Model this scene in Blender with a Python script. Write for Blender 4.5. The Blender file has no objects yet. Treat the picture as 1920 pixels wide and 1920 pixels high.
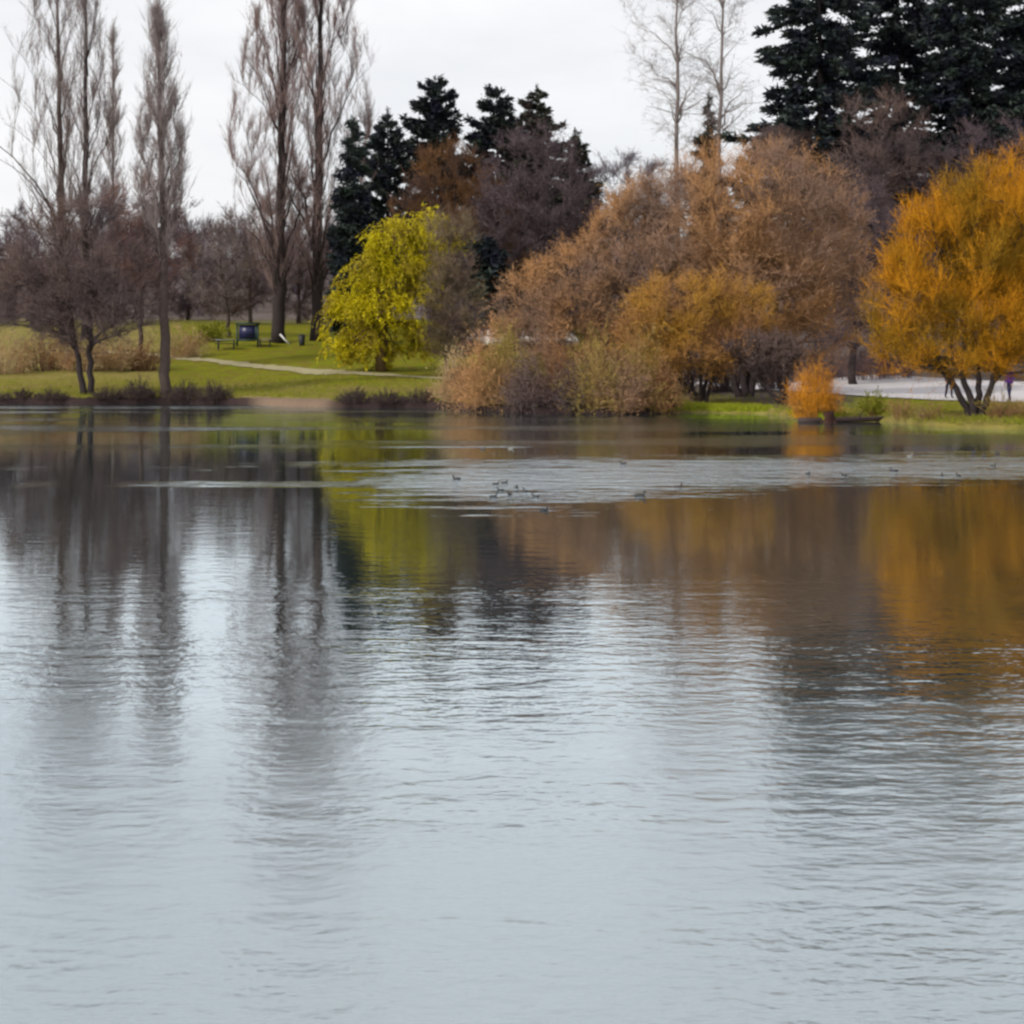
import bpy, math, random
import numpy as np
from mathutils import Vector

# ------------------------------------------------------------------ camera, world, sun, exposure
SC = bpy.context.scene
C = SC.collection
EYE = 2.4                 # metres above the lake
FPX = 2600.0              # focal length in 1920-pixel units
HOR = 675.0               # horizon row

cam_d = bpy.data.cameras.new('camera')
cam_d.sensor_width = 36.0
cam_d.lens = FPX / 1920.0 * 36.0
cam_d.shift_y = -(960.0 - HOR) / 1920.0
cam_d.clip_start = 0.1
cam_d.clip_end = 5000.0
cam = bpy.data.objects.new('camera', cam_d)
cam.location = (0, 0, EYE)
cam.rotation_euler = (math.radians(90), 0, 0)
C.objects.link(cam)
SC.camera = cam

SUN_DIR = Vector((-0.72, -0.50, 0.62)).normalized()      # towards the sun
SUN_EL = math.asin(SUN_DIR.z)
SUN_AZ = math.atan2(SUN_DIR.x, SUN_DIR.y)

world = bpy.data.worlds.new('World')
SC.world = world
world.use_nodes = True
wn = world.node_tree
wn.nodes.clear()
w_out = wn.nodes.new('ShaderNodeOutputWorld')
w_bg = wn.nodes.new('ShaderNodeBackground')
w_sky = wn.nodes.new('ShaderNodeTexSky')
w_sky.sky_type = 'NISHITA'
w_sky.sun_disc = False
w_sky.sun_elevation = SUN_EL
w_sky.sun_rotation = SUN_AZ
w_sky.air_density = 1.0
w_sky.dust_density = 2.0
w_sky.ozone_density = 1.0
# thin high cloud over the whole sky, mixed with the clear sky
w_tc = wn.nodes.new('ShaderNodeTexCoord')
w_map = wn.nodes.new('ShaderNodeMapping')
w_map.inputs['Scale'].default_value = (1.0, 1.0, 2.6)
w_noise = wn.nodes.new('ShaderNodeTexNoise')
w_noise.inputs['Scale'].default_value = 2.2
w_noise.inputs['Detail'].default_value = 6.0
w_noise.inputs['Roughness'].default_value = 0.55
w_ramp = wn.nodes.new('ShaderNodeMapRange')
w_ramp.inputs['From Min'].default_value = 0.3
w_ramp.inputs['From Max'].default_value = 0.65
w_ramp.inputs['To Min'].default_value = 0.62
w_ramp.inputs['To Max'].default_value = 0.95
w_mix = wn.nodes.new('ShaderNodeMix')
w_mix.data_type = 'RGBA'
w_mix.inputs['B'].default_value = (10.3, 10.3, 10.4, 1)
wn.links.new(w_tc.outputs['Generated'], w_map.inputs['Vector'])
wn.links.new(w_map.outputs['Vector'], w_noise.inputs['Vector'])
wn.links.new(w_noise.outputs['Fac'], w_ramp.inputs['Value'])
wn.links.new(w_ramp.outputs['Result'], w_mix.inputs['Factor'])
wn.links.new(w_sky.outputs['Color'], w_mix.inputs['A'])
wn.links.new(w_mix.outputs['Result'], w_bg.inputs['Color'])
w_bg.inputs['Strength'].default_value = 0.1
wn.links.new(w_bg.outputs['Background'], w_out.inputs['Surface'])

sun_d = bpy.data.lights.new('sun', 'SUN')
sun_d.energy = 2.4
sun_d.angle = math.radians(2.0)
sun_d.color = (1.0, 0.94, 0.84)
sun = bpy.data.objects.new('sun', sun_d)
sun.rotation_euler = (-SUN_DIR).to_track_quat('-Z', 'Y').to_euler()
sun.location = (-60, -20, 60)
C.objects.link(sun)

SC.view_settings.view_transform = 'Standard'
SC.view_settings.look = 'None'
SC.view_settings.exposure = 0.0
SC.view_settings.gamma = 1.0
SC.view_settings.use_curve_mapping = False
SC.render.engine = 'CYCLES'
SC.cycles.use_adaptive_sampling = True
SC.cycles.adaptive_threshold = 0.03
SC.cycles.max_bounces = 4
SC.cycles.diffuse_bounces = 1
SC.cycles.glossy_bounces = 2
SC.cycles.transmission_bounces = 2
SC.cycles.filter_width = 2.6

# ------------------------------------------------------------------ helpers
def X(px, D): return (px - 960.0) * D / FPX
def Z(py, D): return EYE - (py - HOR) * D / FPX

def nrm(a):
    return a / np.maximum(np.linalg.norm(a, axis=-1, keepdims=True), 1e-9)

class MB:
    """collects quads and triangles, links them as one mesh object"""
    def __init__(self):
        self.v, self.f, self.n, self.mi = [], [], 0, []
    def add(self, verts, faces, mi=0):
        verts = np.asarray(verts, dtype=np.float32).reshape(-1, 3)
        faces = np.asarray(faces, dtype=np.int64)
        if len(faces) == 0: return
        self.v.append(verts); self.f.append(faces + self.n); self.n += len(verts)
        self.mi.append(np.full(len(faces), mi, dtype=np.int32))
    def mesh(self, name, mats, smooth=False):
        me = bpy.data.meshes.new(name)
        v = np.concatenate(self.v)
        me.vertices.add(len(v)); me.vertices.foreach_set('co', v.ravel())
        lens = np.concatenate([np.full(len(f), f.shape[1], dtype=np.int32) for f in self.f])
        idx = np.concatenate([f.ravel() for f in self.f]).astype(np.int32)
        starts = np.concatenate([[0], np.cumsum(lens)[:-1]]).astype(np.int32)
        me.loops.add(len(idx)); me.loops.foreach_set('vertex_index', idx)
        me.polygons.add(len(lens)); me.polygons.foreach_set('loop_start', starts)
        me.polygons.foreach_set('loop_total', lens)
        me.polygons.foreach_set('material_index', np.concatenate(self.mi))
        if smooth: me.polygons.foreach_set('use_smooth', np.ones(len(lens), dtype=bool))
        me.update(calc_edges=True); me.validate()
        for m in (mats if isinstance(mats, (list, tuple)) else [mats]): me.materials.append(m)
        return me
    def build(self, name, mats, parent=None, smooth=False):
        o = bpy.data.objects.new(name, self.mesh(name, mats, smooth))
        C.objects.link(o)
        if parent is not None: o.parent = parent
        return o
    # shapes
    def tubes(self, P0, P1, R0, R1, s=5, mi=0):
        P0 = np.asarray(P0, float); P1 = np.asarray(P1, float)
        R0 = np.asarray(R0, float); R1 = np.asarray(R1, float)
        d = nrm(P1 - P0)
        h = np.where(np.abs(d[:, 2:3]) > 0.9, np.array([[1.0, 0, 0]]), np.array([[0, 0, 1.0]]))
        u = nrm(np.cross(d, h)); w = np.cross(d, u)
        a = np.arange(s) * 2 * math.pi / s
        ring = u[:, None] * np.cos(a)[None, :, None] + w[:, None] * np.sin(a)[None, :, None]
        V = np.stack([P0[:, None] + ring * R0[:, None, None], P1[:, None] + ring * R1[:, None, None]], 1)
        i = np.arange(s); j = (i + 1) % s
        q = np.stack([i, j, j + s, i + s], 1)
        F = (q[None] + (np.arange(len(P0)) * 2 * s)[:, None, None]).reshape(-1, 4)
        self.add(V, F, mi)
    def cones(self, P0, P1, R, s=3, mi=0):
        P0 = np.asarray(P0, float); P1 = np.asarray(P1, float); R = np.asarray(R, float)
        d = nrm(P1 - P0)
        h = np.where(np.abs(d[:, 2:3]) > 0.9, np.array([[1.0, 0, 0]]), np.array([[0, 0, 1.0]]))
        u = nrm(np.cross(d, h)); w = np.cross(d, u)
        a = np.arange(s) * 2 * math.pi / s
        ring = u[:, None] * np.cos(a)[None, :, None] + w[:, None] * np.sin(a)[None, :, None]
        V = np.concatenate([P0[:, None] + ring * R[:, None, None], P1[:, None]], 1)
        i = np.arange(s); j = (i + 1) % s
        q = np.stack([i, j, np.full(s, s)], 1)
        F = (q[None] + (np.arange(len(P0)) * (s + 1))[:, None, None]).reshape(-1, 3)
        self.add(V, F, mi)
    def blades(self, P0, P1, R, rng, mi=0):
        """finest twigs, one tapering facet each, turned every way"""
        P0 = np.asarray(P0, float); P1 = np.asarray(P1, float); n = len(P0)
        w = nrm(np.cross(P1 - P0, rng.normal(size=(n, 3)))) * np.broadcast_to(R, (n,))[:, None]
        self.add(np.stack([P0 - w, P0 + w, P1], 1), np.arange(3 * n).reshape(-1, 3), mi)
    def leaves(self, P, L, W, dirs, rng, mi=0):
        """little diamond leaves"""
        P = np.asarray(P, float); n = len(P)
        d = nrm(dirs); r = rng.normal(size=(n, 3)); w = nrm(np.cross(d, r))
        L = np.broadcast_to(L, (n,))[:, None]; W = np.broadcast_to(W, (n,))[:, None]
        V = np.stack([P, P + d * L * .45 + w * W * .5, P + d * L, P + d * L * .45 - w * W * .5], 1)
        F = (np.array([[0, 1, 2, 3]])[None] + (np.arange(n) * 4)[:, None, None]).reshape(-1, 4)
        self.add(V, F, mi)
    def box(self, x0, x1, y0, y1, z0, z1, mi=0):
        v = [(x, y, z) for z in (z0, z1) for y in (y0, y1) for x in (x0, x1)]
        self.add(v, [(0, 2, 3, 1), (4, 5, 7, 6), (0, 1, 5, 4), (2, 6, 7, 3), (0, 4, 6, 2), (1, 3, 7, 5)], mi)
    def loft(self, rings, mi=0, cap=True):
        rings = np.asarray(rings, float); k, s = rings.shape[:2]
        F = []
        for a in range(k - 1):
            for i in range(s):
                j = (i + 1) % s
                F.append((a * s + i, a * s + j, (a + 1) * s + j, (a + 1) * s + i))
        n0 = self.n
        self.add(rings, F, mi)
        if cap:
            self.f.append(np.array([list(range(s))[::-1]]) + n0); self.mi.append(np.array([mi], dtype=np.int32))
            self.f.append(np.array([list(range((k - 1) * s, k * s))]) + n0); self.mi.append(np.array([mi], dtype=np.int32))

def empty(name, loc, rz=0.0):
    o = bpy.data.objects.new(name, None); C.objects.link(o)
    o.location = loc; o.rotation_euler = (0, 0, rz); o.empty_display_size = 0.3
    return o

def tag(o, label=None, cat=None, group=None, kind=None):
    if label: o['label'] = label
    if cat: o['category'] = cat
    if group: o['group'] = group
    if kind: o['kind'] = kind
    return o

def copy_tree(o, parent=None):
    c = o.copy(); C.objects.link(c); c.parent = parent
    for ch in list(o.children): copy_tree(ch, c)
    return c

# ------------------------------------------------------------------ materials
def mat_plain(name, col, rough=0.7, spec=0.3, var=0.15, scale=3.0, metal=0.0, bump=0.0):
    m = bpy.data.materials.new(name); m.use_nodes = True
    nt = m.node_tree; b = nt.nodes['Principled BSDF']
    b.inputs['Roughness'].default_value = rough
    b.inputs['Specular IOR Level'].default_value = spec
    b.inputs['Metallic'].default_value = metal
    tc = nt.nodes.new('ShaderNodeTexCoord'); nz = nt.nodes.new('ShaderNodeTexNoise')
    nz.inputs['Scale'].default_value = scale; nz.inputs['Detail'].default_value = 5
    nt.links.new(tc.outputs['Object'], nz.inputs['Vector'])
    mx = nt.nodes.new('ShaderNodeMix'); mx.data_type = 'RGBA'
    mx.inputs['A'].default_value = (*[c * (1 - var) for c in col], 1)
    mx.inputs['B'].default_value = (*[min(1, c * (1 + var)) for c in col], 1)
    nt.links.new(nz.outputs['Fac'], mx.inputs['Factor'])
    nt.links.new(mx.outputs['Result'], b.inputs['Base Color'])
    if bump:
        bp = nt.nodes.new('ShaderNodeBump'); bp.inputs['Distance'].default_value = bump
        nt.links.new(nz.outputs['Fac'], bp.inputs['Height']); nt.links.new(bp.outputs['Normal'], b.inputs['Normal'])
    return m

def mat_twig(name, c1, c2, c3=None, patch=0.35, rough=0.8, trans=0.0):
    """each twig or leaf takes a colour between c1 and c2; c3 comes in broad patches of the crown"""
    m = bpy.data.materials.new(name); m.use_nodes = True
    nt = m.node_tree; b = nt.nodes['Principled BSDF']
    b.inputs['Roughness'].default_value = rough
    b.inputs['Specular IOR Level'].default_value = 0.15
    g = nt.nodes.new('ShaderNodeNewGeometry')
    mx = nt.nodes.new('ShaderNodeMix'); mx.data_type = 'RGBA'
    mx.inputs['A'].default_value = (*c1, 1); mx.inputs['B'].default_value = (*c2, 1)
    nt.links.new(g.outputs['Random Per Island'], mx.inputs['Factor'])
    last = mx.outputs['Result']
    if c3 is not None:
        nz = nt.nodes.new('ShaderNodeTexNoise'); nz.inputs['Scale'].default_value = patch
        nz.inputs['Detail'].default_value = 3
        nt.links.new(g.outputs['Position'], nz.inputs['Vector'])
        mr = nt.nodes.new('ShaderNodeMapRange')
        mr.inputs['From Min'].default_value = 0.42; mr.inputs['From Max'].default_value = 0.62
        nt.links.new(nz.outputs['Fac'], mr.inputs['Value'])
        m2 = nt.nodes.new('ShaderNodeMix'); m2.data_type = 'RGBA'
        m2.inputs['B'].default_value = (*c3, 1)
        nt.links.new(last, m2.inputs['A']); nt.links.new(mr.outputs['Result'], m2.inputs['Factor'])
        last = m2.outputs['Result']
    nt.links.new(last, b.inputs['Base Color'])
    if trans:
        tr = nt.nodes.new('ShaderNodeBsdfTranslucent'); ms = nt.nodes.new('ShaderNodeMixShader')
        ms.inputs['Fac'].default_value = trans
        nt.links.new(last, tr.inputs['Color'])
        out = nt.nodes['Material Output']
        nt.links.new(b.outputs['BSDF'], ms.inputs[1]); nt.links.new(tr.outputs['BSDF'], ms.inputs[2])
        nt.links.new(ms.outputs['Shader'], out.inputs['Surface'])
    return m

M = {}
M['bark_dark'] = mat_plain('bark_dark', (0.045, 0.035, 0.035), 0.9, 0.1, 0.4, 6)
M['bark_brown'] = mat_plain('bark_brown', (0.085, 0.062, 0.055), 0.9, 0.1, 0.4, 6)
M['bark_grey'] = mat_plain('bark_grey', (0.16, 0.135, 0.13), 0.9, 0.1, 0.35, 6)
M['bark_pale'] = mat_plain('bark_pale', (0.24, 0.20, 0.19), 0.9, 0.1, 0.3, 6)
M['bark_ochre'] = mat_plain('bark_ochre', (0.13, 0.085, 0.035), 0.9, 0.1, 0.4, 6)
M['tw_poplar'] = mat_twig('tw_poplar', (0.18, 0.14, 0.135), (0.31, 0.25, 0.235))
M['tw_poplar2'] = mat_twig('tw_poplar2', (0.17, 0.11, 0.105), (0.31, 0.22, 0.20))
M['tw_dark'] = mat_twig('tw_dark', (0.045, 0.030, 0.035), (0.085, 0.06, 0.05))
M['tw_greybrown'] = mat_twig('tw_greybrown', (0.16, 0.12, 0.075), (0.28, 0.21, 0.12), (0.15, 0.10, 0.085), 0.5)
M['tw_brown'] = mat_twig('tw_brown', (0.115, 0.078, 0.07), (0.20, 0.135, 0.115), (0.105, 0.078, 0.082))
M['tw_red'] = mat_twig('tw_red', (0.16, 0.075, 0.06), (0.26, 0.13, 0.10), (0.12, 0.075, 0.075))
M['tw_rust'] = mat_twig('tw_rust', (0.22, 0.11, 0.05), (0.36, 0.18, 0.075), (0.14, 0.085, 0.07), 0.25)
M['tw_purple'] = mat_twig('tw_purple', (0.085, 0.060, 0.070), (0.155, 0.112, 0.122))
M['tw_far'] = mat_twig('tw_far', (0.12, 0.095, 0.115), (0.19, 0.155, 0.175))
M['tw_orange'] = mat_twig('tw_orange', (0.33, 0.17, 0.075), (0.57, 0.305, 0.135), (0.29, 0.185, 0.135), 0.22)
M['tw_ochre'] = mat_twig('tw_ochre', (0.35, 0.175, 0.03), (0.54, 0.28, 0.045), (0.36, 0.18, 0.08), 0.4)
M['tw_gold'] = mat_twig('tw_gold', (0.36, 0.14, 0.005), (0.64, 0.27, 0.009), (0.29, 0.15, 0.010), 0.45)
M['tw_flame'] = mat_twig('tw_flame', (0.48, 0.17, 0.010), (0.74, 0.32, 0.022), (0.42, 0.18, 0.04), 1.4)
M['tw_tan'] = mat_twig('tw_tan', (0.33, 0.23, 0.12), (0.54, 0.40, 0.22), (0.36, 0.20, 0.10), 0.6)
M['tw_olive'] = mat_twig('tw_olive', (0.23, 0.165, 0.035), (0.40, 0.31, 0.07), (0.30, 0.17, 0.08), 0.6)
M['tw_birch'] = mat_twig('tw_birch', (0.20, 0.16, 0.155), (0.32, 0.27, 0.25))
M['lf_willow'] = mat_twig('lf_willow', (0.42, 0.35, 0.006), (0.84, 0.70, 0.016), (0.40, 0.31, 0.03), 0.45, 0.6, 0.25)
M['lf_shrub'] = mat_twig('lf_shrub', (0.14, 0.16, 0.012), (0.26, 0.26, 0.02), None, 0.5, 0.6, 0.2)
M['ndl_dark'] = mat_twig('ndl_dark', (0.014, 0.024, 0.022), (0.056, 0.072, 0.058), (0.020, 0.022, 0.038), 0.5, 0.7)
M['ndl_mid'] = mat_twig('ndl_mid', (0.028, 0.036, 0.028), (0.070, 0.072, 0.048), (0.060, 0.044, 0.042), 0.4, 0.7)

# ------------------------------------------------------------------ terrain
shore_px = [(-2600, 757), (-900, 757), (-300, 756), (0, 757), (160, 757), (300, 756), (440, 757), (540, 763), (640, 763),
            (830, 765), (900, 771), (1000, 775), (1120, 776), (1240, 775), (1330, 774), (1450, 776), (1485, 786), (1540, 791),
            (1640, 789), (1700, 797), (1800, 803), (1920, 806), (2100, 808), (2500, 810), (3200, 815), (5200, 830)]
_sh = []
for px, py in shore_px:
    D = EYE * FPX / (py - HOR); _sh.append((X(px, D), D))
_sh = np.array(_sh)
def shore(x):
    x = np.asarray(x, float)
    j = 0.35 * np.sin(x * 0.9 + 0.4) + 0.2 * np.sin(x * 2.3 + 1.7) + 0.12 * np.sin(x * 5.1)
    return np.interp(x, _sh[:, 0], _sh[:, 1]) + j * 0.8
T_L = np.array([-80, -8, -1.0, -0.05, 0.15, 1.2, 6, 18, 32, 44, 79, 130, 200, 300, 480, 900])
H_L = np.array([-2.0, -1.4, -0.35, -0.06, 0.30, 0.42, 0.62, 1.25, 2.5, 4.0, 6.6, 9.0, 14.0, 30.0, 42.0, 44.0])
T_R = np.array([-80, -8, -1.0, -0.05, 0.20, 2.0, 24, 55, 75, 100, 150, 220, 320, 480, 900])
H_R = np.array([-2.0, -1.4, -0.35, -0.06, 0.14, 0.28, 0.42, 1.1, 2.6, 4.5, 8.0, 14.0, 30.0, 42.0, 44.0])
def ground(x, y):
    x = np.asarray(x, float); y = np.asarray(y, float)
    t = y - shore(x)
    w = np.clip((x * 75.0 / np.maximum(y, 40) + 2.0) / 15.0, 0, 1); w = w * w * (3 - 2 * w)
    h = np.interp(t, T_L, H_L) * (1 - w) + np.interp(t, T_R, H_R) * w
    amp = np.clip(t / 12.0, 0, 1)
    h = h + amp * (0.10 * np.sin(x * 0.31 + y * 0.12) + 0.07 * np.sin(x * 0.13 - y * 0.27 + 1.0))
    return h
def on_ray(px, py, d0=50.0, d1=400.0):
    """distance at which the line of sight through a picture point meets the land"""
    for D in np.arange(d0, d1, 0.25):
        if D > shore(X(px, D)) and ground(X(px, D), D) >= Z(py, D): return D
    return d1
def spot(px, D):
    x = X(px, D); return np.array([x, D, float(ground(x, D))])

xs = np.concatenate([np.arange(-1200, -90, 30), np.arange(-90, 90, 0.6), np.arange(90, 1201, 30)])
ts = np.concatenate([[-80, -30, -8, -2, -1.0, -0.4, -0.05, 0.05, 0.16, 0.4], np.arange(0.8, 8, 0.6), np.arange(8, 60, 1.2),
                     np.arange(60, 140, 4), np.arange(140, 520, 14), [560, 640, 760, 900, 1300, 2200]])
gx = np.repeat(xs[None], len(ts), 0); gt = np.repeat(ts[:, None], len(xs), 1)
gy = gt + shore(gx); gz = ground(gx, gy)
V = np.stack([gx, gy, gz], -1).reshape(-1, 3)
r, c = np.meshgrid(np.arange(len(ts) - 1), np.arange(len(xs) - 1), indexing='ij')
a = (r * len(xs) + c).ravel()
F = np.stack([a, a + 1, a + 1 + len(xs), a + len(xs)], 1)
mb = MB(); mb.add(V, F)

def mat_ground():
    m = bpy.data.materials.new('park_ground'); m.use_nodes = True
    nt = m.node_tree; N = nt.nodes; L = nt.links; b = N['Principled BSDF']
    b.inputs['Roughness'].default_value = 0.95; b.inputs['Specular IOR Level'].default_value = 0.08
    g = N.new('ShaderNodeNewGeometry')
    def noise(scale, detail=4):
        n = N.new('ShaderNodeTexNoise'); n.inputs['Scale'].default_value = scale; n.inputs['Detail'].default_value = detail
        L.new(g.outputs['Position'], n.inputs['Vector']); return n.outputs['Fac']
    def rng(v, a, b_, c=0, d=1):
        n = N.new('ShaderNodeMapRange'); n.inputs['From Min'].default_value = a; n.inputs['From Max'].default_value = b_
        n.inputs['To Min'].default_value = c; n.inputs['To Max'].default_value = d; L.new(v, n.inputs['Value']); return n.outputs['Result']
    def mix(f, A, B):
        n = N.new('ShaderNodeMix'); n.data_type = 'RGBA'; L.new(f, n.inputs['Factor'])
        for k, v in (('A', A), ('B', B)):
            if isinstance(v, tuple): n.inputs[k].default_value = (*v, 1)
            else: L.new(v, n.inputs[k])
        return n.outputs['Result']
    lawn = mix(rng(noise(0.45), 0.35, 0.65), (0.15, 0.185, 0.002), (0.235, 0.245, 0.005))
    lawn = mix(rng(noise(1.1, 8), 0.44, 0.60), lawn, (0.19, 0.125, 0.025)); lawn = mix(rng(noise(7.0), 0.3, 0.7), lawn, (0.12, 0.125, 0.008))
    dry = mix(rng(noise(0.8), 0.35, 0.65), (0.25, 0.20, 0.065), (0.18, 0.155, 0.035))
    at = N.new('ShaderNodeAttribute'); at.attribute_name = 'dry'
    add = N.new('ShaderNodeMath'); add.operation = 'MULTIPLY_ADD'
    L.new(noise(0.35), add.inputs[0]); add.inputs[1].default_value = 0.9; L.new(at.outputs['Fac'], add.inputs[2])
    col = mix(rng(add.outputs[0], 0.55, 1.05), lawn, dry)
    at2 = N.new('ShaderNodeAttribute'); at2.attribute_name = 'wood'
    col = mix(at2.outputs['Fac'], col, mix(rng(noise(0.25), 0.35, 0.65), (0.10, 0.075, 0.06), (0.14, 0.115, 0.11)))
    at3 = N.new('ShaderNodeAttribute'); at3.attribute_name = 'soil'
    ad3 = N.new('ShaderNodeMath'); ad3.operation = 'MULTIPLY_ADD'
    L.new(noise(1.7), ad3.inputs[0]); ad3.inputs[1].default_value = 0.6; L.new(at3.outputs['Fac'], ad3.inputs[2])
    col = mix(rng(ad3.outputs[0], 0.6, 0.95), col, mix(noise(3.0), (0.028, 0.018, 0.020), (0.055, 0.036, 0.032)))
    at4 = N.new('ShaderNodeAttribute'); at4.attribute_name = 'sand'
    col = mix(at4.outputs['Fac'], col, mix(noise(4.0), (0.17, 0.12, 0.085), (0.24, 0.165, 0.12)))
    L.new(col, b.inputs['Base Color'])
    bp = N.new('ShaderNodeBump'); bp.inputs['Distance'].default_value = 0.08; L.new(noise(5.0), bp.inputs['Height'])
    L.new(bp.outputs['Normal'], b.inputs['Normal'])
    return m
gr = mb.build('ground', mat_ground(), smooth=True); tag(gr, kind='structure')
pxs = gx * FPX / gy + 960
def sstep(v, a, b): t = np.clip((v - a) / (b - a), 0, 1); return t * t * (3 - 2 * t)
att = {
    'dry': (1 - sstep(gt, 6, 17)) * 0.85 * (1 - 0.4 * sstep(pxs, 560, 640)) + sstep(330 - pxs, 0, 60) * sstep(gt, 10, 20) * 0.7,
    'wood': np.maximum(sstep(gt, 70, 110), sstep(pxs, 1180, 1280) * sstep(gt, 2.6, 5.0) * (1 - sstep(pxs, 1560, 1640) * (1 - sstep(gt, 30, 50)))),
    'soil': (1 - sstep(gt, 0.3, 1.0)) * 0.8 * (1 - .55 * sstep(pxs, 1230, 1300)),
    'sand': (1 - sstep(gt, 0.7, 1.6)) * sstep(pxs, 455, 500) * (1 - sstep(pxs, 610, 640)),
}
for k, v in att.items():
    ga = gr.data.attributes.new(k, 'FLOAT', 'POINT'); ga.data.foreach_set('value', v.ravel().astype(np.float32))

# lake
def mat_water():
    m = bpy.data.materials.new('lake_water'); m.use_nodes = True
    nt = m.node_tree; N = nt.nodes; L = nt.links; N.remove(N['Principled BSDF']); out = N['Material Output']
    g = N.new('ShaderNodeNewGeometry'); sp = N.new('ShaderNodeSeparateXYZ'); L.new(g.outputs['Position'], sp.inputs[0])
    def noise(scale, sx, sy, detail=3, rough=0.55):
        mp = N.new('ShaderNodeMapping'); mp.inputs['Scale'].default_value = (sx, sy, 1)
        n = N.new('ShaderNodeTexNoise'); n.inputs['Scale'].default_value = scale; n.inputs['Detail'].default_value = detail
        n.inputs['Roughness'].default_value = rough
        L.new(g.outputs['Position'], mp.inputs['Vector']); L.new(mp.outputs['Vector'], n.inputs['Vector'])
        sb = N.new('ShaderNodeMath'); sb.operation = 'SUBTRACT'; sb.inputs[1].default_value = 0.5
        L.new(n.outputs['Fac'], sb.inputs[0]); return sb.outputs[0]
    def math_(op, a, b_, c=None):
        n = N.new('ShaderNodeMath'); n.operation = op
        for i, v in enumerate((a, b_, c)):
            if v is None: continue
            if isinstance(v, (int, float)): n.inputs[i].default_value = v
            else: L.new(v, n.inputs[i])
        return n.outputs[0]
    def rng(v, a, b_, c=0.0, d=1.0):
        n = N.new('ShaderNodeMapRange'); n.interpolation_type = 'SMOOTHSTEP'
        n.inputs['From Min'].default_value = a; n.inputs['From Max'].default_value = b_
        n.inputs['To Min'].default_value = c; n.inputs['To Max'].default_value = d; L.new(v, n.inputs['Value']); return n.outputs['Result']
    x, y = sp.outputs['X'], sp.outputs['Y']
    warp = math_('MULTIPLY', noise(0.10, 1, 2.0, 2), 2.6)
    fine = math_('MULTIPLY', noise(0.8, 0.22, 1.6, 2, 0.6), 5.0)
    yy = math_('ADD', y, math_('ADD', warp, fine))
    # wind lane: ragged streaks of ruffled water about 26 to 35 m out, nearer in mid lake, fading to the left
    tongue = math_('MULTIPLY', rng(x, -5.0, 0.0), rng(x, 0.0, 6.0, 1, 0))
    right = rng(x, 5.0, 13.0, 0.0, 1.6)
    yc = math_('SUBTRACT', math_('MULTIPLY_ADD', tongue, 2.4, y), math_('ADD', right, 30.4))
    prof = math_('SUBTRACT', 1.0, math_('DIVIDE', math_('ABSOLUTE', yc, 0), math_('MULTIPLY_ADD', tongue, 1.0, 4.4)))
    stk = noise(1.0, 0.13, 1.4, 4, 0.75)
    big = noise(0.16, 0.6, 1.8, 2)
    lev = math_('ADD', math_('MULTIPLY', prof, 1.1), math_('ADD', math_('MULTIPLY', stk, 2.6), math_('MULTIPLY', big, 1.4)))
    lev = math_('ADD', lev, math_('MULTIPLY', noise(3.2, 0.22, 1.1, 2, 0.7), 2.2))
    lev = math_('SUBTRACT', lev, rng(math_('MULTIPLY_ADD', big, 5.0, x), -7.0, -1.0, 1.3, 0.0))
    band = rng(lev, 0.0, 0.85)
    edge = math_('MULTIPLY', rng(math_('MULTIPLY_ADD', stk, 1.2, y), 26.0, 26.5), rng(math_('MULTIPLY_ADD', stk, 1.2, y), 26.9, 27.6, 1, 0))
    edge = math_('MULTIPLY', edge, rng(noise(0.25, 1, 0.1, 3), -0.06, 0.16, 0.0, 0.45))
    wk = math_('MULTIPLY_ADD', stk, 0.9, y)
    wake = math_('MULTIPLY', math_('MULTIPLY', rng(wk, 37.6, 38.0), rng(wk, 38.3, 38.9, 1, 0)), math_('MULTIPLY', rng(x, -4.6, -2.4), rng(x, -0.4, 1.2, 1, 0)))
    ruffle = math_('MAXIMUM', math_('MAXIMUM', band, edge), math_('MULTIPLY', wake, 0.6))
    near = rng(yy, 5.0, 16.0, 1.0, 0.0)
    mid = math_('MULTIPLY_ADD', rng(yy, 9.0, 18.0, 1.0, 0.0), 0.8, math_('MULTIPLY', rng(yy, 24.5, 26.5, 1.0, 0.0), 0.2))
    lanes = rng(noise(0.22, 0.25, 1.5, 2), -0.10, 0.14)
    farl = math_('MULTIPLY', rng(yy, 36.0, 40.0), rng(noise(0.12, 0.4, 1.6, 2), -0.08, 0.12))
    amp = math_('ADD', math_('MULTIPLY_ADD', math_('MULTIPLY', near, rng(noise(0.5, 0.5, 1.0, 2), -0.12, 0.14, 0.45, 1.7)), 0.11, 0.035), math_('MULTIPLY', farl, 0.35))
    amp = math_('ADD', amp, math_('MULTIPLY', mid, math_('MULTIPLY_ADD', lanes, 0.18, 0.07)))
    amp = math_('ADD', amp, math_('MULTIPLY', ruffle, 1.9))
    h1 = noise(4.2, 0.42, 1.0, 2)
    h2 = noise(14.0, 0.6, 1.0, 2)
    h3 = noise(1.1, 0.35, 1.0, 2)
    hh = math_('ADD', math_('MULTIPLY', h1, 0.040), math_('ADD', math_('MULTIPLY', h2, 0.016), math_('MULTIPLY', h3, 0.016)))
    hh = math_('MULTIPLY', hh, amp)
    hh = math_('ADD', hh, math_('MULTIPLY', ruffle, math_('MULTIPLY', noise(1.7, 0.45, 1.0, 2, 0.6), 0.16)))
    bp = N.new('ShaderNodeBump'); bp.inputs['Distance'].default_value = 1.0; bp.inputs['Strength'].default_value = 1.0
    L.new(hh, bp.inputs['Height'])
    gl = N.new('ShaderNodeBsdfGlossy'); gl.inputs['Color'].default_value = (0.86, 0.955, 1.0, 1)
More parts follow.
